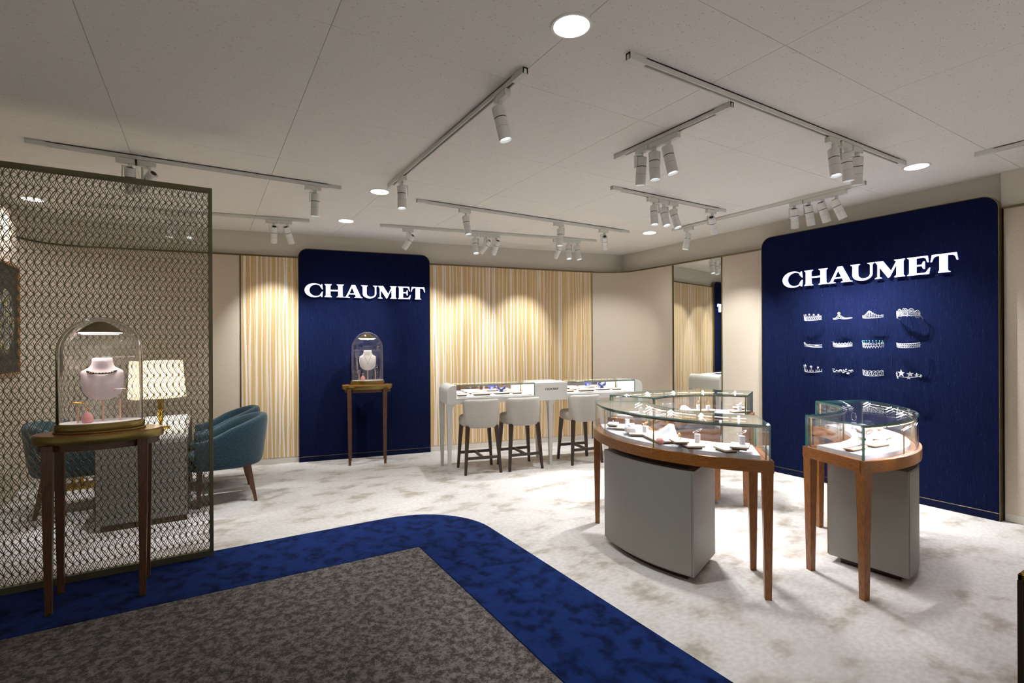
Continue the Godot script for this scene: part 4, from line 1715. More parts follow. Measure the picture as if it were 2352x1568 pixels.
func glass_dome(label: String, at: Vector3, turn: float) -> Node3D:
	var t := thing("glass_dome", label, "glass dome", at, turn, "oval glass domes on brass bases")
	var st := T()
	prism(st, oval(0.220, 0.132, 56), 0.0, 0.012, 0.002, true)
	prism(st, oval(0.214, 0.127, 56), 0.012, 0.052, 0.003, true)
	part(t, "base_ring", st, M.brass_aged)
	st = T()
	prism(st, oval(0.196, 0.11, 48), 0.052, 0.056, 0.001, true)
	part(t, "display_disc", st, M.leatherette)
	# bell of glass: straight wall, then a full round crown
	for q in [[0.206, 0.0], [0.196, 0.008]]:
		pass
	st = T()
	var prof := []
	prof.append(Vector2(0.206, 0.052))
	prof.append(Vector2(0.206, 0.46))
	for i in range(1, 15):
		var a := PI / 2 * i / 14
		prof.append(Vector2(0.206 * cos(a) if i < 14 else 0.0, 0.46 + 0.218 * sin(a)))
	lathe(st, prof, 64, 1.0, 0.60, 9.0)
	var prof2 := []
	prof2.append(Vector2(0.197, 0.052))
	prof2.append(Vector2(0.197, 0.46))
	for i in range(1, 15):
		var a := PI / 2 * i / 14
		prof2.append(Vector2(0.197 * cos(a) if i < 14 else 0.0, 0.46 + 0.209 * sin(a)))
	prof2.reverse()
	lathe(st, prof2, 64, 1.0, 0.60, 9.0)
	part(t, "bell", st, M.glass_thick)
	# brass lamp cap under the crown
	st = T()
	prof = [Vector2(0.118, 0.585)]
	for i in range(1, 11):
		var u := i / 10.0
		prof.append(Vector2(0.118 * (1 - u) if i < 10 else 0.0, 0.585 + 0.068 * pow(sin(u * PI / 2), 1.2)))
	lathe(st, prof, 40, 1.0, 0.62, 9.0)
	part(t, "lamp_cap", st, M.brass_aged)
	st = T()
	prism(st, oval(0.105, 0.064, 32), 0.581, 0.586, 0.001, true)
	part(t, "cap_light", st, M.cap_lamp)
	area_light(t, Vector3(0, 0.574, 0), Vector3.DOWN, t.global_basis * Vector3(1, 0, 0), Vector2(0.11, 0.17), 0.42, "fff4ee")
	return t

func bust(label: String, at: Vector3, turn: float, m: Material) -> Node3D:
	# neck and shoulders on a thin rod; front at +z
	var t := thing("necklace_bust", label, "jewellery bust", at, turn)
	var st := T()
	var rings := []
	for k in [[0.125, 0.02, 0.012], [0.13, 0.045, 0.02], [0.145, 0.072, 0.028], [0.175, 0.094, 0.036], [0.215, 0.103, 0.040], [0.255, 0.104, 0.040], [0.285, 0.104, 0.036], [0.30, 0.098, 0.032], [0.31, 0.082, 0.030], [0.32, 0.064, 0.031], [0.335, 0.055, 0.034], [0.355, 0.050, 0.036], [0.372, 0.050, 0.037], [0.376, 0.046, 0.034]]:
		var r := []
		for i in 32:
			var a := TAU * i / 32
			var bulge := 1.0 + 0.25 * maxf(0.0, sin(a)) * smoothstep(0.30, 0.16, k[0])
			r.append(Vector3(cos(a) * k[1], k[0], sin(a) * k[2] * bulge))
		rings.append(r)
	loft(st, rings)
	part(t, "form", st, m)
	st = T()
	rod(st, Vector3(0, 0, -0.005), Vector3(0, 0.14, -0.005), 0.0055, -1, 12)
	part(t, "rod", st, M.rod_pink)
	return t

func pear_stand(label: String, at: Vector3, turn: float, jewel: Material) -> void:
	var t := thing("pear_ring_stand", label, "ring stand", at, turn)
	var st := T()
	var rings := []
	for k in [[0.0, 0.018], [0.004, 0.024], [0.022, 0.030], [0.045, 0.022], [0.062, 0.008], [0.068, 0.001]]:
		var r := []
		for i in 8:
			var a := TAU * i / 8 + 0.2
			r.append(Vector3(cos(a) * k[1], k[0], sin(a) * k[1] * 0.7))
		rings.append(r)
	loft(st, rings)
	part(t, "stone", st, M.stone_pink)
	st = T()
	rod(st, Vector3(0, 0.066, 0), Vector3(0, 0.074, 0), 0.001, -1, 6)
	ring_loop(st, Vector3(0, 0.085, 0), 0.0095, 0.0028, Basis(Vector3.RIGHT, 0.9))
	part(t, "ring", st, jewel)

func dome_contents(at: Vector3, turn: float, near: bool) -> void:
	var b := Transform3D(Basis(Vector3.UP, turn), at + Vector3(0, 0.985 + 0.056, 0))
	var which := "near" if near else "far"
	var bs := bust("%s jewellery bust on a rod under the %s glass dome" % ["pale pink" if near else "cream white", which], b * Vector3(0.005, 0, -0.02), turn, M.bust_pink if near else M.bust_white)
	if near:
		var n := thing("necklace", "dark beaded choker with gold accents on the near bust", "necklace", bs.position, turn)
		var st := T()
		var pts := []
		for i in 29:
			var a := TAU * i / 28.0 - PI / 2
			pts.append(Vector3(cos(a) * 0.073, 0.322 - 0.036 * (0.5 + 0.5 * sin(a)), sin(a) * 0.043 + 0.004))
		pts.pop_back()
		tube(st, pts, 0.0062, 8, true)
		part(n, "beads", st, M.dark_bead)
		for i in 9:
			st = T()
			var a := PI / 2 + (i - 4) * 0.2
			ball(st, Vector3(cos(a) * 0.076, 0.322 - 0.036 * (0.5 + 0.5 * sin(a)), sin(a) * 0.046 + 0.006), Vector3(0.0028, 0.0028, 0.002), 7, 5)
			part(n, "gold_accent", st, M.gold)
	else:
		var n := thing("necklace", "fine chain with a dark pendant on the far bust", "necklace", bs.position, turn)
		var st := T()
		for s in [-1.0, 1.0]:
			tube(st, [Vector3(s * 0.05, 0.33, 0.028), Vector3(s * 0.035, 0.29, 0.04), Vector3(s * 0.015, 0.25, 0.046), Vector3(0, 0.228, 0.05)], 0.0016, 6)
		part(n, "chain", st, M.dark_bead)
		st = T()
		ball(st, Vector3(0, 0.215, 0.052), Vector3(0.010, 0.013, 0.006), 10, 6)
		part(n, "pendant", st, M.silver)
	# bracelet or ring on a left-hand rod
	var t := thing("jewel_rod", "slim pink rod holding a %s under the %s dome" % ["gold bracelet" if near else "small diamond ring", which], "stand", b * Vector3(-0.10, 0, 0.045), turn)
	var st := T()
	rod(st, Vector3.ZERO, Vector3(0, 0.09 if near else 0.1, 0), 0.0045, -1, 12)
	part(t, "rod", st, M.rod_pink)
	st = T()
	if near:
		rod(st, Vector3(0, 0.09, 0), Vector3(0, 0.105, 0), 0.0012, -1, 6)
		var pts := []
		for i in 24:
			var a := TAU * i / 24
			pts.append(Vector3(cos(a) * 0.033, 0.118, sin(a) * 0.03))
		tube(st, pts, 0.0042, 8, true)
	else:
		ring_loop(st, Vector3(0, 0.115, 0), 0.009, 0.002)
		ball(st, Vector3(0, 0.122, 0), Vector3(0.007, 0.007, 0.006), 8, 5)
	part(t, "jewel", st, M.gold if near else M.silver)
	# earrings on a right-hand rod
	t = thing("earring_rod", "slim pink rod with a crossbar of earrings under the %s dome" % which, "stand", b * Vector3(0.095, 0, 0.03), turn)
	st = T()
	rod(st, Vector3.ZERO, Vector3(0, 0.125, 0), 0.0045, -1, 12)
	part(t, "rod", st, M.rod_pink)
	st = T()
	rod(st, Vector3(0, 0.125, 0), Vector3(0, 0.19, 0), 0.0012, -1, 6)
	rod(st, Vector3(-0.026, 0.19, 0), Vector3(0.026, 0.19, 0), 0.0012, -1, 6)
	part(t, "crossbar", st, M.silver)
	for s in [-1, 1]:
		st = T()
		if not near:
			rod(st, Vector3(s * 0.026, 0.19, 0), Vector3(s * 0.026, 0.165, 0), 0.0008, -1, 5)
		ball(st, Vector3(s * 0.026, 0.185 if near else 0.16, 0.002), Vector3(0.006, 0.006, 0.005), 8, 6)
		part(t, "earring", st, M.rose_gold if near else M.silver)
	pear_stand("pink pear shaped stone holding a %s ring under the %s dome" % ["gold" if near else "silver", which], b * Vector3(-0.055, 0, 0.055), turn + 0.2, M.gold if near else M.silver)
# ------------------------------------------------------------------ woven metal screen
func strip_along(st: SurfaceTool, pts: Array, w: float, d: float) -> void:
	# flat bar in the x-y plane, w wide, d deep
	flat(st)
	var n := pts.size()
	var L := []
	var R := []
	for i in n:
		var t: Vector2 = (pts[mini(i + 1, n - 1)] - pts[maxi(i - 1, 0)]).normalized()
		var nn := Vector2(-t.y, t.x) * w / 2
		L.append(pts[i] + nn)
		R.append(pts[i] - nn)
	var z0 := -d / 2
	var z1 := d / 2
	for i in n - 1:
		var l0 := Vector3(L[i].x, L[i].y, z1)
		var l1 := Vector3(L[i + 1].x, L[i + 1].y, z1)
		var r0 := Vector3(R[i].x, R[i].y, z1)
		var r1 := Vector3(R[i + 1].x, R[i + 1].y, z1)
		var dz := Vector3(0, 0, z0 - z1)
		quad(st, r0, r1, l1, l0)
		quad(st, l0 + dz, l1 + dz, r1 + dz, r0 + dz)
		quad(st, l0, l1, l1 + dz, l0 + dz)
		quad(st, r1, r0, r0 + dz, r1 + dz)

func metal_screen() -> void:
	var x0 := -1.58
	var x1 := 0.053
	var H := 2.607
	var t := thing("lattice_screen", "tall bronze screen of woven metal lattice at the left", "screen", Vector3(0, 0, -4.20), 0.0)
	for k in [["stile", Vector3(x1 - 0.0125, H / 2, 0), Vector3(0.025, H, 0.04)], ["stile", Vector3(x0 + 0.0125, H / 2, 0), Vector3(0.025, H, 0.04)], ["top_rail", Vector3((x0 + x1) / 2, H - 0.016, 0), Vector3(x1 - x0 - 0.051, 0.032, 0.04)], ["bottom_rail", Vector3((x0 + x1) / 2, 0.0265, 0), Vector3(x1 - x0 - 0.051, 0.045, 0.04)]]:
		var st := T()
		box(st, k[1], k[2], 0.0015)
		part(t, k[0], st, M.screen_metal)
	var cw := 0.0354
	var ch := 0.0655
	var xa := x0 + 0.025
	var xb := x1 - 0.025
	var ya := 0.049
	var yb := H - 0.032
	var nc := int((xb - xa) / cw) + 1
	var nr := int((yb - ya) / ch) + 1
	var st := T()
	for i in nc:
		for j in nr:
			var a := Vector2(xb - cw * (i + 1), ya + ch * j)
			var over := j % 2 == 0
			# the strand on top: two bowed bars that meet at the nodes
			var p := a if over else a + Vector2(cw, 0)
			var q := a + Vector2(cw, ch) if over else a + Vector2(0, ch)
			var bow := Vector2(-(q - p).y, (q - p).x).normalized()
			for s in [-1.0, 1.0]:
				var pts := []
				for k in 7:
					var u := k / 6.0
					var v: Vector2 = p.lerp(q, u) + bow * s * (0.0008 + 0.0046 * sin(u * PI))
					pts.append(Vector2(clampf(v.x, xa, xb), clampf(v.y, ya, yb)))
				strip_along(st, pts, 0.0046 if s > 0 else 0.0032, 0.004)
			# the strand beneath stops where it meets the upper one
			p = a + Vector2(cw, 0) if over else a
			q = a + Vector2(0, ch) if over else a + Vector2(cw, ch)
			bow = Vector2(-(q - p).y, (q - p).x).normalized()
			for s in [-1.0, 1.0]:
				for half in 2:
					var pts := []
					for k in 4:
						var u := (k / 3.0 * 0.42) if half == 0 else (0.58 + k / 3.0 * 0.42)
						var v: Vector2 = p.lerp(q, u) + bow * s * (0.0010 + 0.0072 * sin(u * PI))
						pts.append(Vector2(clampf(v.x, xa, xb), clampf(v.y, ya, yb)))
					strip_along(st, pts, 0.0034, 0.003)
			# small square boss at the node
			var c := a + Vector2(cw, 0)
			if c.x < xb - 0.003 and c.y > ya + 0.003:
				var r := 0.0056 if (i + j) % 2 == 0 else 0.0042
				plate(st, PackedVector2Array([c + Vector2(-r, 0), c + Vector2(0, -r * 1.6), c + Vector2(r, 0), c + Vector2(0, r * 1.6)]), -0.0022, 0.0022)
	part(t, "lattice", st, M.screen_metal)

# ------------------------------------------------------------------ tiaras
func tp(u: float, v: float, R := 0.095, lift := 0.0) -> Vector3:
	# u in -1..1 round the front of the head band, v height in metres
	var a := u * 1.25
	var r := R + lift
	return Vector3(sin(a) * r, v, cos(a) * r - 0.03)

func stroke(st: SurfaceTool, pts: Array, r: float, R := 0.095) -> void:
	var p := []
	for v in pts:
		p.append(tp(v.x, v.y, R))
	tube(st, p, r, 5)

func curve_pts(f: Callable, n := 24, u0 := -1.0, u1 := 1.0) -> Array:
	var p := []
	for i in n + 1:
		var u := lerpf(u0, u1, float(i) / n)
		p.append(f.call(u))
	return p

func loop_pts(c: Vector2, rx: float, ry: float, a0 := 0.0, a1 := TAU, n := 10) -> Array:
	var p := []
	for i in n + 1:
		var a := lerpf(a0, a1, float(i) / n)
		p.append(c + Vector2(cos(a) * rx, sin(a) * ry))
	return p

func star_at(st: SurfaceTool, c: Vector2, r: float, R := 0.097) -> void:
	var o := tp(c.x, c.y, R)
	var keep := X
	X = X * Transform3D(Basis(Vector3.UP, c.x * 1.25), o)
	var p := PackedVector2Array()
	for i in 10:
		var a := PI / 2 + TAU * i / 10
		p.append(Vector2(cos(a), sin(a)) * (r if i % 2 == 0 else r * 0.42))
	plate(st, p, -0.0015, 0.002)
	X = keep

func leaf_at(st: SurfaceTool, c: Vector2, l: float, w: float, ang: float) -> void:
	var o := tp(c.x, c.y, 0.097)
	var keep := X
	X = X * Transform3D(Basis(Vector3.UP, c.x * 1.25) * Basis(Vector3.BACK, ang), o)
	ball(st, Vector3(l / 2, 0, 0), Vector3(l / 2, w / 2, 0.0025), 8, 5)
	X = keep

func tiara(label: String, z: float, y: float, kind: int) -> void:
	# hangs on the navy wall; local +z points into the room
	var t := thing("tiara", label, "tiara", Vector3(5.575, y, z), -PI / 2, "tiaras shown in three rows on the navy wall")
	t.rotation = Vector3(0.16, -PI / 2, 0)
	var st := T()
	var jew := T()
	var gem: Material = null
	var fr := T()
	var band := 0.0018
	match kind:
		0:
			stroke(st, curve_pts(func(u): return Vector2(u, 0.0)), band)
			for k in range(-6, 7):
				var u := k / 6.5
				stroke(fr, loop_pts(Vector2(u, 0.022), 0.06, 0.02, 0, TAU, 8), 0.0013)
				stroke(fr, [Vector2(u, 0.0), Vector2(u + 0.04, 0.02), Vector2(u, 0.042)], 0.0013)
			stroke(fr, curve_pts(func(u): return Vector2(u, 0.038 + 0.01 * cos(u * 1.5))), 0.0014)
			gem = M.gem_pink
			for k in range(-2, 3):
				stroke(fr, loop_pts(Vector2(k * 0.36, 0.066 - 0.012 * absf(k) * 0.5), 0.06, 0.0075, 0, TAU, 8), 0.0018)
				ball(jew, tp(k * 0.36, 0.066 - 0.012 * absf(k) * 0.5), Vector3(0.0048, 0.0055, 0.0048), 8, 5)
		1:
			for s in [0.0, 0.007, 0.014]:
				stroke(st, curve_pts(func(u): return Vector2(u, s * (1.0 - absf(u) * 0.4) + 0.028 * exp(-u * u * 18.0) * (0.4 + s * 60.0))), 0.002)
			stroke(fr, [Vector2(-0.1, 0.012), Vector2(0, 0.05), Vector2(0.1, 0.012)], 0.0018)
			gem = M.gem_yellow
			ball(jew, tp(0, 0.062), Vector3(0.010, 0.011, 0.007), 12, 8)
			stroke(fr, loop_pts(Vector2(0, 0.062), 0.11, 0.0125, 0, TAU, 12), 0.0012)
		2:
			stroke(st, curve_pts(func(u): return Vector2(u, 0.0)), band)
			stroke(fr, curve_pts(func(u): return Vector2(u, 0.016 + 0.045 * exp(-u * u * 7.0))), 0.0018)
			for k in range(-8, 9):
				var u := k / 8.5
				var h := 0.016 + 0.045 * exp(-u * u * 7.0)
				stroke(fr, [Vector2(u - 0.05, 0), Vector2(u + 0.03, h * 0.5), Vector2(u - 0.03, h), Vector2(u + 0.04, h + 0.008)], 0.0014)
				stroke(fr, [Vector2(u + 0.05, 0), Vector2(u - 0.03, h * 0.5), Vector2(u + 0.05, h)], 0.0013)
			stroke(fr, loop_pts(Vector2(0, 0.03), 0.2, 0.04, 0.2, PI - 0.2, 12), 0.0024)
		3:
			stroke(st, curve_pts(func(u): return Vector2(u, 0.01 * cos(u * 1.5))), 0.0028)
			for k in range(-2, 3):
				var c := Vector2(k * 0.4, 0.045 - 0.007 * k * k)
				for r in [1.0, 0.62, 0.28]:
					stroke(fr, loop_pts(c, 0.2 * r, 0.034 * r, k * 0.5, TAU + k * 0.5, 14), 0.0026)
				stroke(fr, [Vector2(c.x + 0.12, 0.0), Vector2(c.x + 0.2, 0.03), Vector2(c.x + 0.26, 0.012)], 0.0022)
			for s in [-1.0, 1.0]:
				stroke(fr, [Vector2(s * 0.95, 0.01), Vector2(s * 1.2, -0.02), Vector2(s * 1.55, -0.045), Vector2(s * 1.7, -0.04)], 0.003)
		4:
			for s in [0.0, 0.012, 0.024]:
				stroke(st, curve_pts(func(u): return Vector2(u, s + 0.022 * (1 - u) * 0.6 - 0.012)), 0.0026)
			stroke(fr, curve_pts(func(u): return Vector2(u, 0.006 + 0.018 * u * 0.5)), 0.002)
			stroke(fr, loop_pts(Vector2(-0.72, 0.032), 0.26, 0.012, 0, TAU, 12), 0.003)
		5:
			for s in [0.0, 0.007, 0.014, 0.021]:
				stroke(st, curve_pts(func(u): return Vector2(u, s)), 0.0034)
			for k in range(-4, 5):
				stroke(fr, loop_pts(Vector2(k * 0.22, 0.022), 0.11, 0.014, 0, PI, 8), 0.003)
				ball(fr, tp(k * 0.22, 0.047), Vector3(0.0022, 0.0022, 0.0022), 6, 4)
		6:
			for k in range(-5, 6):
				var u := k * 0.19
				stroke(fr, [Vector2(u, -0.012), Vector2(u - 0.1, 0.018), Vector2(u - 0.06, 0.04), Vector2(u, 0.02), Vector2(u + 0.06, 0.04), Vector2(u + 0.1, 0.018), Vector2(u, -0.012)], 0.0018)
			stroke(st, curve_pts(func(u): return Vector2(u, 0.004)), 0.0012)
			gem = M.gem_blue
			for k in range(-4, 5):
				stroke(fr, [Vector2(k * 0.23, 0.036), Vector2(k * 0.23, 0.056)], 0.0012)
				ball(jew, tp(k * 0.23, 0.062 - 0.0016 * k * k * 0.5), Vector3(0.006, 0.0065, 0.005), 8, 5)
		7:
			for s in [-0.004, 0.032]:
				stroke(st, curve_pts(func(u): return Vector2(u, s)), 0.003)
			for k in range(-7, 8):
				var u := k / 7.2
				stroke(fr, [Vector2(u - 0.07, 0.028), Vector2(u + 0.03, 0.014), Vector2(u + 0.1, 0.014)], 0.0032)
				stroke(fr, [Vector2(u - 0.07, 0.0), Vector2(u + 0.03, 0.014)], 0.0032)
		8:
			stroke(st, curve_pts(func(u): return Vector2(u, -0.004)), 0.002)
			for k in range(-4, 4):
				var u := (k + 0.5) * 0.25
				stroke(fr, loop_pts(Vector2(u, 0.024), 0.125, 0.028, PI, TAU, 8), 0.0018)
			for k in 4:
				var u: float = [-0.86, -0.4, 0.14, 0.66][k]
				stroke(fr, [Vector2(u - 0.06, -0.004), Vector2(u, 0.045)], 0.0018)
				star_at(fr, Vector2(u, [0.05, 0.062, 0.058, 0.046][k]), [0.015, 0.019, 0.016, 0.014][k])
		9:
			stroke(st, curve_pts(func(u): return Vector2(u, 0.012 + 0.008 * sin(u * 5.0))), 0.0014)
			var rng := RandomNumberGenerator.new()
			rng.seed = 4
			for k in 26:
				var u := -0.95 + 1.9 * k / 25.0
				leaf_at(fr, Vector2(u, 0.012 + rng.randf_range(-0.014, 0.026)), rng.randf_range(0.018, 0.026), rng.randf_range(0.008, 0.012), rng.randf_range(-0.9, 0.9))
		10:
			stroke(st, curve_pts(func(u): return Vector2(u, -0.014)), 0.0016)
			for k in range(-3, 4):
				var c := Vector2(k * 0.28, 0.012)
				stroke(fr, loop_pts(c, 0.17, 0.026, 0.3, TAU * 0.9, 12), 0.0018)
				stroke(fr, loop_pts(c + Vector2(0.03, 0), 0.09, 0.014, 0, TAU, 10), 0.0014)
				stroke(fr, [c + Vector2(-0.12, -0.024), c, c + Vector2(0.12, 0.024)], 0.0013)
			stroke(fr, [Vector2(-0.22, -0.01), Vector2(-0.22, 0.04)], 0.003)
			gem = M.rose_gold
			ball(jew, tp(-0.22, 0.034), Vector3(0.005, 0.006, 0.004), 8, 5)
		11:
			stroke(st, curve_pts(func(u): return Vector2(u, -0.01)), 0.0024)
			for k in [[-0.75, 0.008, 0.026], [-0.25, 0.026, 0.036], [0.3, 0.02, 0.028], [0.7, 0.006, 0.022], [-0.65, -0.018, 0.018], [0.2, -0.012, 0.02], [1.0, -0.006, 0.016]]:
				star_at(fr, Vector2(k[0], k[1]), k[2], 0.1)
	part(t, "band", st, M.diamonds)
	part(t, "openwork", fr, M.diamonds)
	if gem:
		part(t, "gems", jew, gem)
	# clear peg that carries it
	st = T()
	for s in [-0.5, 0.5]:
		rod(st, Vector3(s * 0.03, -0.012, -0.062), tp(s * 0.36, 0.0) - Vector3(0, 0.004, 0), 0.0016, -1, 6)
	part(t, "peg", st, M.glass_thick)

# ------------------------------------------------------------------ mirror, picture, plinth
func mirror_and_picture() -> void:
	var t := thing("wall_mirror", "tall narrow mirror with bronze frame between beige wall panels", "mirror", Vector3(5.70, 0, -4.595), -PI / 2)
	var st := T()
	box(st, Vector3(0, 1.335, -0.012), Vector3(0.79, 2.53, 0.016), 0.0005)
	part(t, "glass", st, M.mirror)
	for s in [-1, 1]:
		st = T()
		box(st, Vector3(s * 0.4, 1.33, -0.006), Vector3(0.012, 2.54, 0.03), 0.001)
		part(t, "side_frame", st, M.bronze)
	st = T()
	box(st, Vector3(0, 0.04, -0.008), Vector3(0.80, 0.07, 0.03), 0.001)
	part(t, "baseboard", st, M.paint_warm)
	# rounded panel with the picture at far left
	t = thing("picture_panel", "pale wall panel with a rounded top corner at far left", "wall panel", Vector3(-1.605, 0, -5.60), PI / 2)
	st = T()
	plate(st, rounded_top(2.66, 2.81, 0.11), -0.045, 0.0, 0.002)
	part(t, "panel", st, M.wall_cloth)
	t = thing("framed_painting", "dark abstract painting in a brown wooden frame behind the screen", "painting", Vector3(-1.60, 1.215, -6.44), PI / 2)
	st = T()
	for k in [[Vector3(0, 0.0125, 0.012), Vector3(0.94, 0.025, 0.03)], [Vector3(0, 1.06, 0.012), Vector3(0.94, 0.025, 0.03)], [Vector3(-0.4575, 0.536, 0.012), Vector3(0.025, 1.07, 0.03)], [Vector3(0.4575, 0.536, 0.012), Vector3(0.025, 1.07, 0.03)]]:
		st = T()
		box(st, k[0], k[1], 0.002)
		part(t, "frame_rail", st, M.wood_up)
	st = T()
	flat(st)
	var c := [Vector3(-0.45, 0.02, 0.012), Vector3(0.45, 0.02, 0.012), Vector3(0.45, 1.05, 0.012), Vector3(-0.45, 1.05, 0.012)]
	for k in [0, 2, 1, 0, 3, 2]:
		st.set_uv(Vector2((c[k].x + 0.45) / 0.9, 1.0 - (c[k].y - 0.02) / 1.03))
		st.add_vertex(c[k])
	part(t, "canvas", st, M.painting)

func plinth() -> void:
	var t := thing("display_plinth", "navy plinth with brass edges at the right edge of the picture", "plinth", Vector3(2.24, 0, -0.56), 0.0)
	var w := 0.9
	var d := 0.5
	var st := T()
	box(st, Vector3(w / 2, 0.37, d / 2), Vector3(w - 0.02, 0.74, d - 0.02), 0.001)
	part(t, "body", st, M.navy_paint)
	st = T()
	for e in [[Vector3(w / 2, 0.74, 0.006), Vector3(w, 0.02, 0.012)], [Vector3(w / 2, 0.74, d - 0.006), Vector3(w, 0.02, 0.012)], [Vector3(0.006, 0.74, d / 2), Vector3(0.012, 0.02, d)], [Vector3(w - 0.006, 0.74, d / 2), Vector3(0.012, 0.02, d)]]:
		st = T()
		box(st, e[0], e[1], 0.002)
		part(t, "brass_edge", st, M.brass)
	for e in [[0.006, 0.006], [w - 0.006, 0.006], [0.006, d - 0.006], [w - 0.006, d - 0.006]]:
		st = T()
		box(st, Vector3(e[0], 0.365, e[1]), Vector3(0.014, 0.73, 0.014), 0.001)
		part(t, "corner_strip", st, M.bronze_dark)

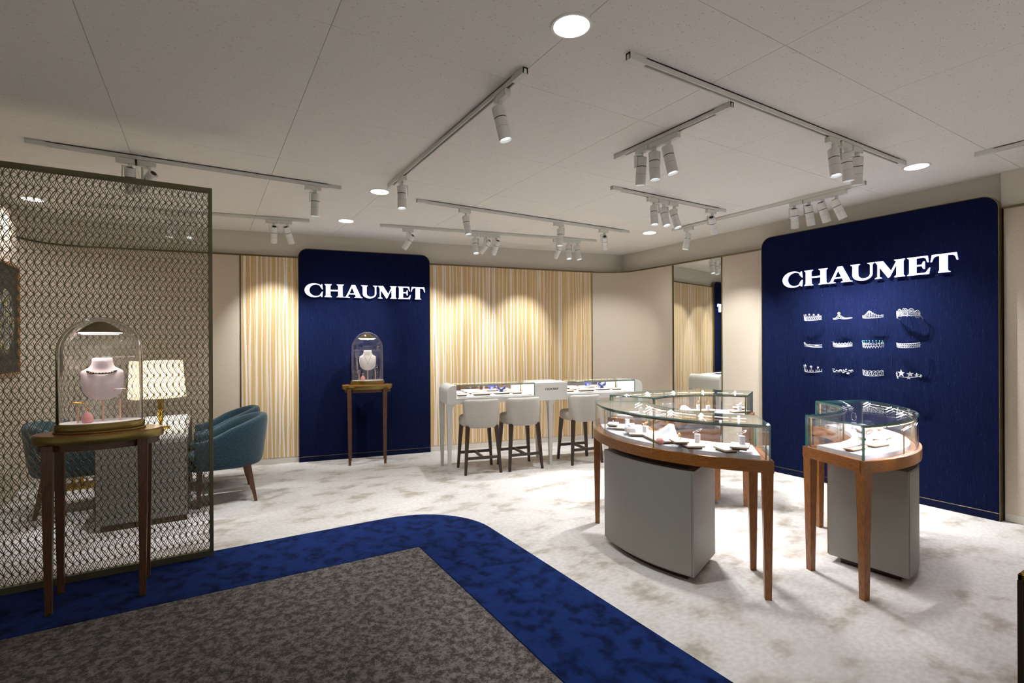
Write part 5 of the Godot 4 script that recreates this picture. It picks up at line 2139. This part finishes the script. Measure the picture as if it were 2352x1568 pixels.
# ------------------------------------------------------------------ everything in its place
func lamps() -> void:
	track("", "short ceiling track above the desk, left of the room", Vector3(-1.04, 0, -4.68), Vector3(1.053, 0, -4.68))
	track("", "ceiling track running away from the viewer in mid ceiling", Vector3(1.41, 0, -2.183), Vector3(1.41, 0, -4.41))
	track("", "longest ceiling track, crossing the upper right", Vector3(1.77, 0, -1.82), Vector3(4.715, 0, -1.82))
	track("", "short ceiling track with three spotlights over the nearest case", Vector3(2.655, 0, -2.868), Vector3(2.655, 0, -1.879))
	track("", "ceiling track over the rear curved case", Vector3(3.146, 0, -3.45), Vector3(4.745, 0, -3.45))
	track("", "ceiling track along the navy wall on the right", Vector3(4.98, 0, -4.363), Vector3(4.98, 0, -2.21))
	track("", "ceiling track across the middle, before the counter", Vector3(1.78, 0, -4.715), Vector3(4.582, 0, -4.715))
	track("", "slanted ceiling track nearest the straw wall", Vector3(1.777, 0, -5.915), Vector3(4.591, 0, -5.345))
	track("", "slanted ceiling track behind the metal screen", Vector3(-1.07, 0, -6.53), Vector3(1.027, 0, -6.10))
	track("", "ceiling track end at the right edge of the picture", Vector3(4.95, 0, -1.459), Vector3(4.95, 0, 0.8))
	var s := REAR_TURN - 0.01
	var h := PI / 2
	for k in [
		["spotlight left of two on the track above the desk", -0.482, -4.68, 0.0, Vector3(-0.45, 0.75, -5.3), 3.2, 28.0],
		["tilted spotlight right of two on the track above the desk", -0.369, -4.68, 0.0, Vector3(-1.4, 1.5, -6.0), 4.0, 28.0],
		["lone spotlight at the right end of the track above the desk", 0.816, -4.68, 0.0, Vector3(0.8, 0.0, -4.9), 3.2, 32.0],
		["near spotlight on the track running away from the viewer", 1.41, -2.42, h, Vector3(1.9, 0.0, -2.0), 3.2, 30.0],
		["far spotlight on the track running away, beside a round downlight", 1.41, -4.07, h, Vector3(1.35, 0.0, -3.7), 3.2, 32.0],
		["left spotlight of the trio on the longest track", 3.65, -1.82, 0.0, Vector3(3.5, 0.83, -1.55), 0.9, 30.0],
		["middle spotlight of the trio on the longest track", 3.815, -1.82, 0.0, Vector3(4.0, 0.83, -1.75), 0.9, 30.0],
		["right spotlight of the trio on the longest track", 3.963, -1.82, 0.0, Vector3(4.25, 0.83, -2.0), 0.9, 30.0],
		["left spotlight of the trio over the nearest case", 2.655, -2.583, h, Vector3(2.75, 0.83, -2.85), 1.2, 30.0],
		["middle spotlight of the trio over the nearest case", 2.655, -2.463, h, Vector3(2.7, 0.83, -2.4), 1.2, 30.0],
		["right tilted spotlight of the trio over the nearest case", 2.655, -2.334, h, Vector3(2.8, 0.83, -1.95), 1.2, 30.0],
		["left spotlight of the trio over the rear curved case", 3.663, -3.45, 0.0, Vector3(3.45, 0.3, -3.1), 4.5, 36.0],
		["middle spotlight of the trio over the rear curved case", 3.80, -3.45, 0.0, Vector3(3.75, 0.0, -2.6), 4.5, 36.0],
		["right spotlight of the trio over the rear curved case", 3.943, -3.45, 0.0, Vector3(4.2, 0.0, -2.6), 4.5, 36.0],
		["lone tilted spotlight at the right end of the rear case track", 4.518, -3.45, 0.0, Vector3(5.7, 1.3, -4.0), 4.5, 28.0],
		["lone spotlight at the far end of the track by the navy wall", 4.98, -4.118, h, Vector3(4.6, 0.0, -4.5), 3.2, 28.0],
		["first of four spotlights aimed at the navy wall, from the left", 4.98, -2.82, h, Vector3(5.64, 0.9, -3.15), 4.2, 38.0],
		["second of four spotlights aimed at the navy wall, from the left", 4.98, -2.678, h, Vector3(5.64, 0.9, -2.75), 4.2, 38.0],
		["third of four spotlights aimed at the navy wall, from the left", 4.98, -2.552, h, Vector3(5.64, 0.9, -2.35), 4.2, 38.0],
		["fourth of four spotlights aimed at the navy wall, from the left", 4.98, -2.428, h, Vector3(5.64, 0.9, -1.9), 4.2, 38.0],
		["left spotlight on the track across the middle of the ceiling", 2.295, -4.715, 0.0, Vector3(2.6, 0.0, -4.3), 3.2, 30.0],
		["second spotlight on the track across the middle of the ceiling", 3.49, -4.715, 0.0, Vector3(3.4, 0.0, -4.6), 3.2, 30.0],
		["right tilted spotlight on the track across the middle of the ceiling", 4.166, -4.715, 0.0, Vector3(5.4, 1.35, -6.0), 3.2, 28.0],
		["lone left spotlight on the track nearest the straw wall", 2.096, -5.85, s, Vector3(1.5, 1.45, -6.83), 3.8, 31.0],
		["left of the first trio on the track nearest the straw wall", 2.889, -5.69, s, Vector3(2.9, 0.9, -5.2), 3.4, 36.0],
		["middle of the first trio on the track nearest the straw wall", 3.037, -5.66, s, Vector3(2.4, 1.45, -6.66), 3.8, 30.0],
		["right of the first trio on the track nearest the straw wall", 3.164, -5.634, s, Vector3(3.15, 1.45, -6.52), 3.8, 30.0],
		["left of the second trio on the track nearest the straw wall", 4.024, -5.46, s, Vector3(3.95, 1.45, -6.37), 3.8, 30.0],
		["middle of the second trio on the track nearest the straw wall", 4.157, -5.433, s, Vector3(4.1, 0.9, -5.1), 3.4, 36.0],
		["right of the second trio on the track nearest the straw wall", 4.288, -5.407, s, Vector3(4.5, 0.9, -5.0), 3.4, 36.0],
		["left of two spotlights right of the screen post, on the slanted track", 0.648, -6.18, s, Vector3(0.72, 1.6, -7.0), 3.2, 30.0],
		["right strongly tilted spotlight on the slanted track behind the screen", 0.784, -6.15, s, Vector3(1.4, 1.3, -6.8), 3.2, 28.0],
		["left of two spotlights seen through the metal screen", -0.30, -6.372, s, Vector3(-0.6, 0.7, -6.3), 3.2, 30.0],
		["right of two spotlights seen through the metal screen", -0.14, -6.34, s, Vector3(-0.2, 0.6, -5.9), 3.2, 30.0],
	]:
		spot("white cylindrical " + k[0], Vector3(k[1], 0, k[2]), k[3], k[4], k[5], k[6])
	for k in [["large bright round downlight at the top of the picture", 1.405, -1.795, 1.5], ["round downlight beside the end of the track running away", 1.398, -4.66, 2.6], ["round downlight left of the rear navy panel", 1.397, -5.96, 2.0], ["round downlight before the curved corner of the room", 4.90, -4.67, 2.2], ["round downlight above the right navy wall", 4.925, -1.816, 1.3], ["round downlight seen through the metal screen at far left", -1.406, -6.58, 1.6]]:
		downlight(k[0], k[1], k[2], k[3])
	# unseen downlights added behind the viewer to brighten the front of the ceiling
	for k in [["added unseen arcade downlight, first behind the viewer", 1.4, 2.8], ["added unseen arcade downlight, second behind the viewer", -2.0, 2.8], ["added unseen arcade downlight, third behind the viewer", 4.6, 2.8], ["added unseen arcade downlight, fourth behind the viewer", -4.6, -0.5], ["added unseen arcade downlight, fifth behind the viewer", 1.4, 4.4], ["added unseen arcade downlight, sixth behind the viewer", 4.6, 4.4], ["added unseen arcade downlight, seventh behind the viewer", -2.0, 4.4]]:
		downlight(k[0], k[1], k[2], 15.0, 48.0)

func _ready() -> void:
	camera_and_light()
	materials()
	shell()
	carpets()
	lamps()
	var wall := Transform3D(Basis(Vector3.UP, REAR_TURN), REAR)
	feature_panel("navy cloth panel behind the far glass dome, with a lit sign", wall * Vector3(-0.845, 0, 0.03), REAR_TURN, 1.672)
	sign_on("glowing white letters on the navy panel of the rear wall", wall * Vector3(-0.845, 2.105, 0.032), REAR_TURN, 1.53)
	feature_panel("large navy cloth panel with tiaras on the right wall", Vector3(5.64, 0, -2.5615), -PI / 2, 2.089)
	sign_on("large glowing white letters above the tiaras", Vector3(5.638, 2.108, -2.551), -PI / 2, 1.565)
	mirror_and_picture()
	showcase("nearest curved glass showcase with a name cut in its wooden apron", 136.0, 224.4, true)
	showcase("rear curved glass showcase, behind the nearest one", 27.4, 112.0, false)
	showcase("right hand curved glass showcase before the navy wall", 250.2, 338.8, false)
	counter()
	stool("cream boucle counter stool, first from the left", Vector3(2.784, 0, -5.366), -0.22)
	stool("cream boucle counter stool in the middle of the three", Vector3(3.287, 0, -5.258), -0.165)
	stool("cream boucle counter stool partly hidden by the curved showcase", Vector3(4.089, 0, -5.099), -0.18)
	metal_screen()
	desk()
	table_lamp()
	brass_side_table()
	armchair("teal tub armchair nearest the screen's right post", Vector3(0.19, 0, -5.685), PI / 2)
	armchair("teal tub armchair behind the other at the right of the desk", Vector3(0.18, 0, -6.36), PI / 2)
	armchair("teal tub armchair on the left side of the desk", Vector3(-1.02, 0, -6.08), -PI / 2)
	var near := Vector3(-0.53, 0.006, -3.885)
	var far := Vector3(1.775, 0, -6.487)
	dome_table("walnut oval table on the navy carpet before the metal screen", near, 0.0)
	dome_table("walnut oval table before the rear navy panel", far, REAR_TURN - 0.08)
	glass_dome("large near glass dome with a brass base at the left", near + Vector3(0, 0.985, 0), 0.0)
	glass_dome("far glass dome before the rear navy panel", far + Vector3(0, 0.985, 0), REAR_TURN - 0.08)
	dome_contents(near, 0.0, true)
	dome_contents(far, REAR_TURN - 0.08, false)
	showcase_contents()
	var zs := [-2.985, -2.690, -2.415, -2.125]
	var ys := [1.735, 1.455, 1.19]
	var names := ["tiara with five pink stones, top left", "plain V shaped tiara with one yellow stone, top row", "pointed lacework tiara, third in the top row", "large scrolled tiara with round swirls, top right", "smooth crossing bands tiara, left of the middle row", "low scalloped band tiara, second in the middle row", "looped tiara with small blue stones, middle row", "braided laurel band tiara, right of the middle row", "tiara with four standing stars, bottom left", "leafy tiara of pale leaves, second in the bottom row", "lacy scroll tiara with one rosy stone, bottom row", "tiara of large flat star flowers, bottom right"]
	for k in 12:
		tiara(names[k], zs[k % 4], ys[k / 4], k)
	plinth()
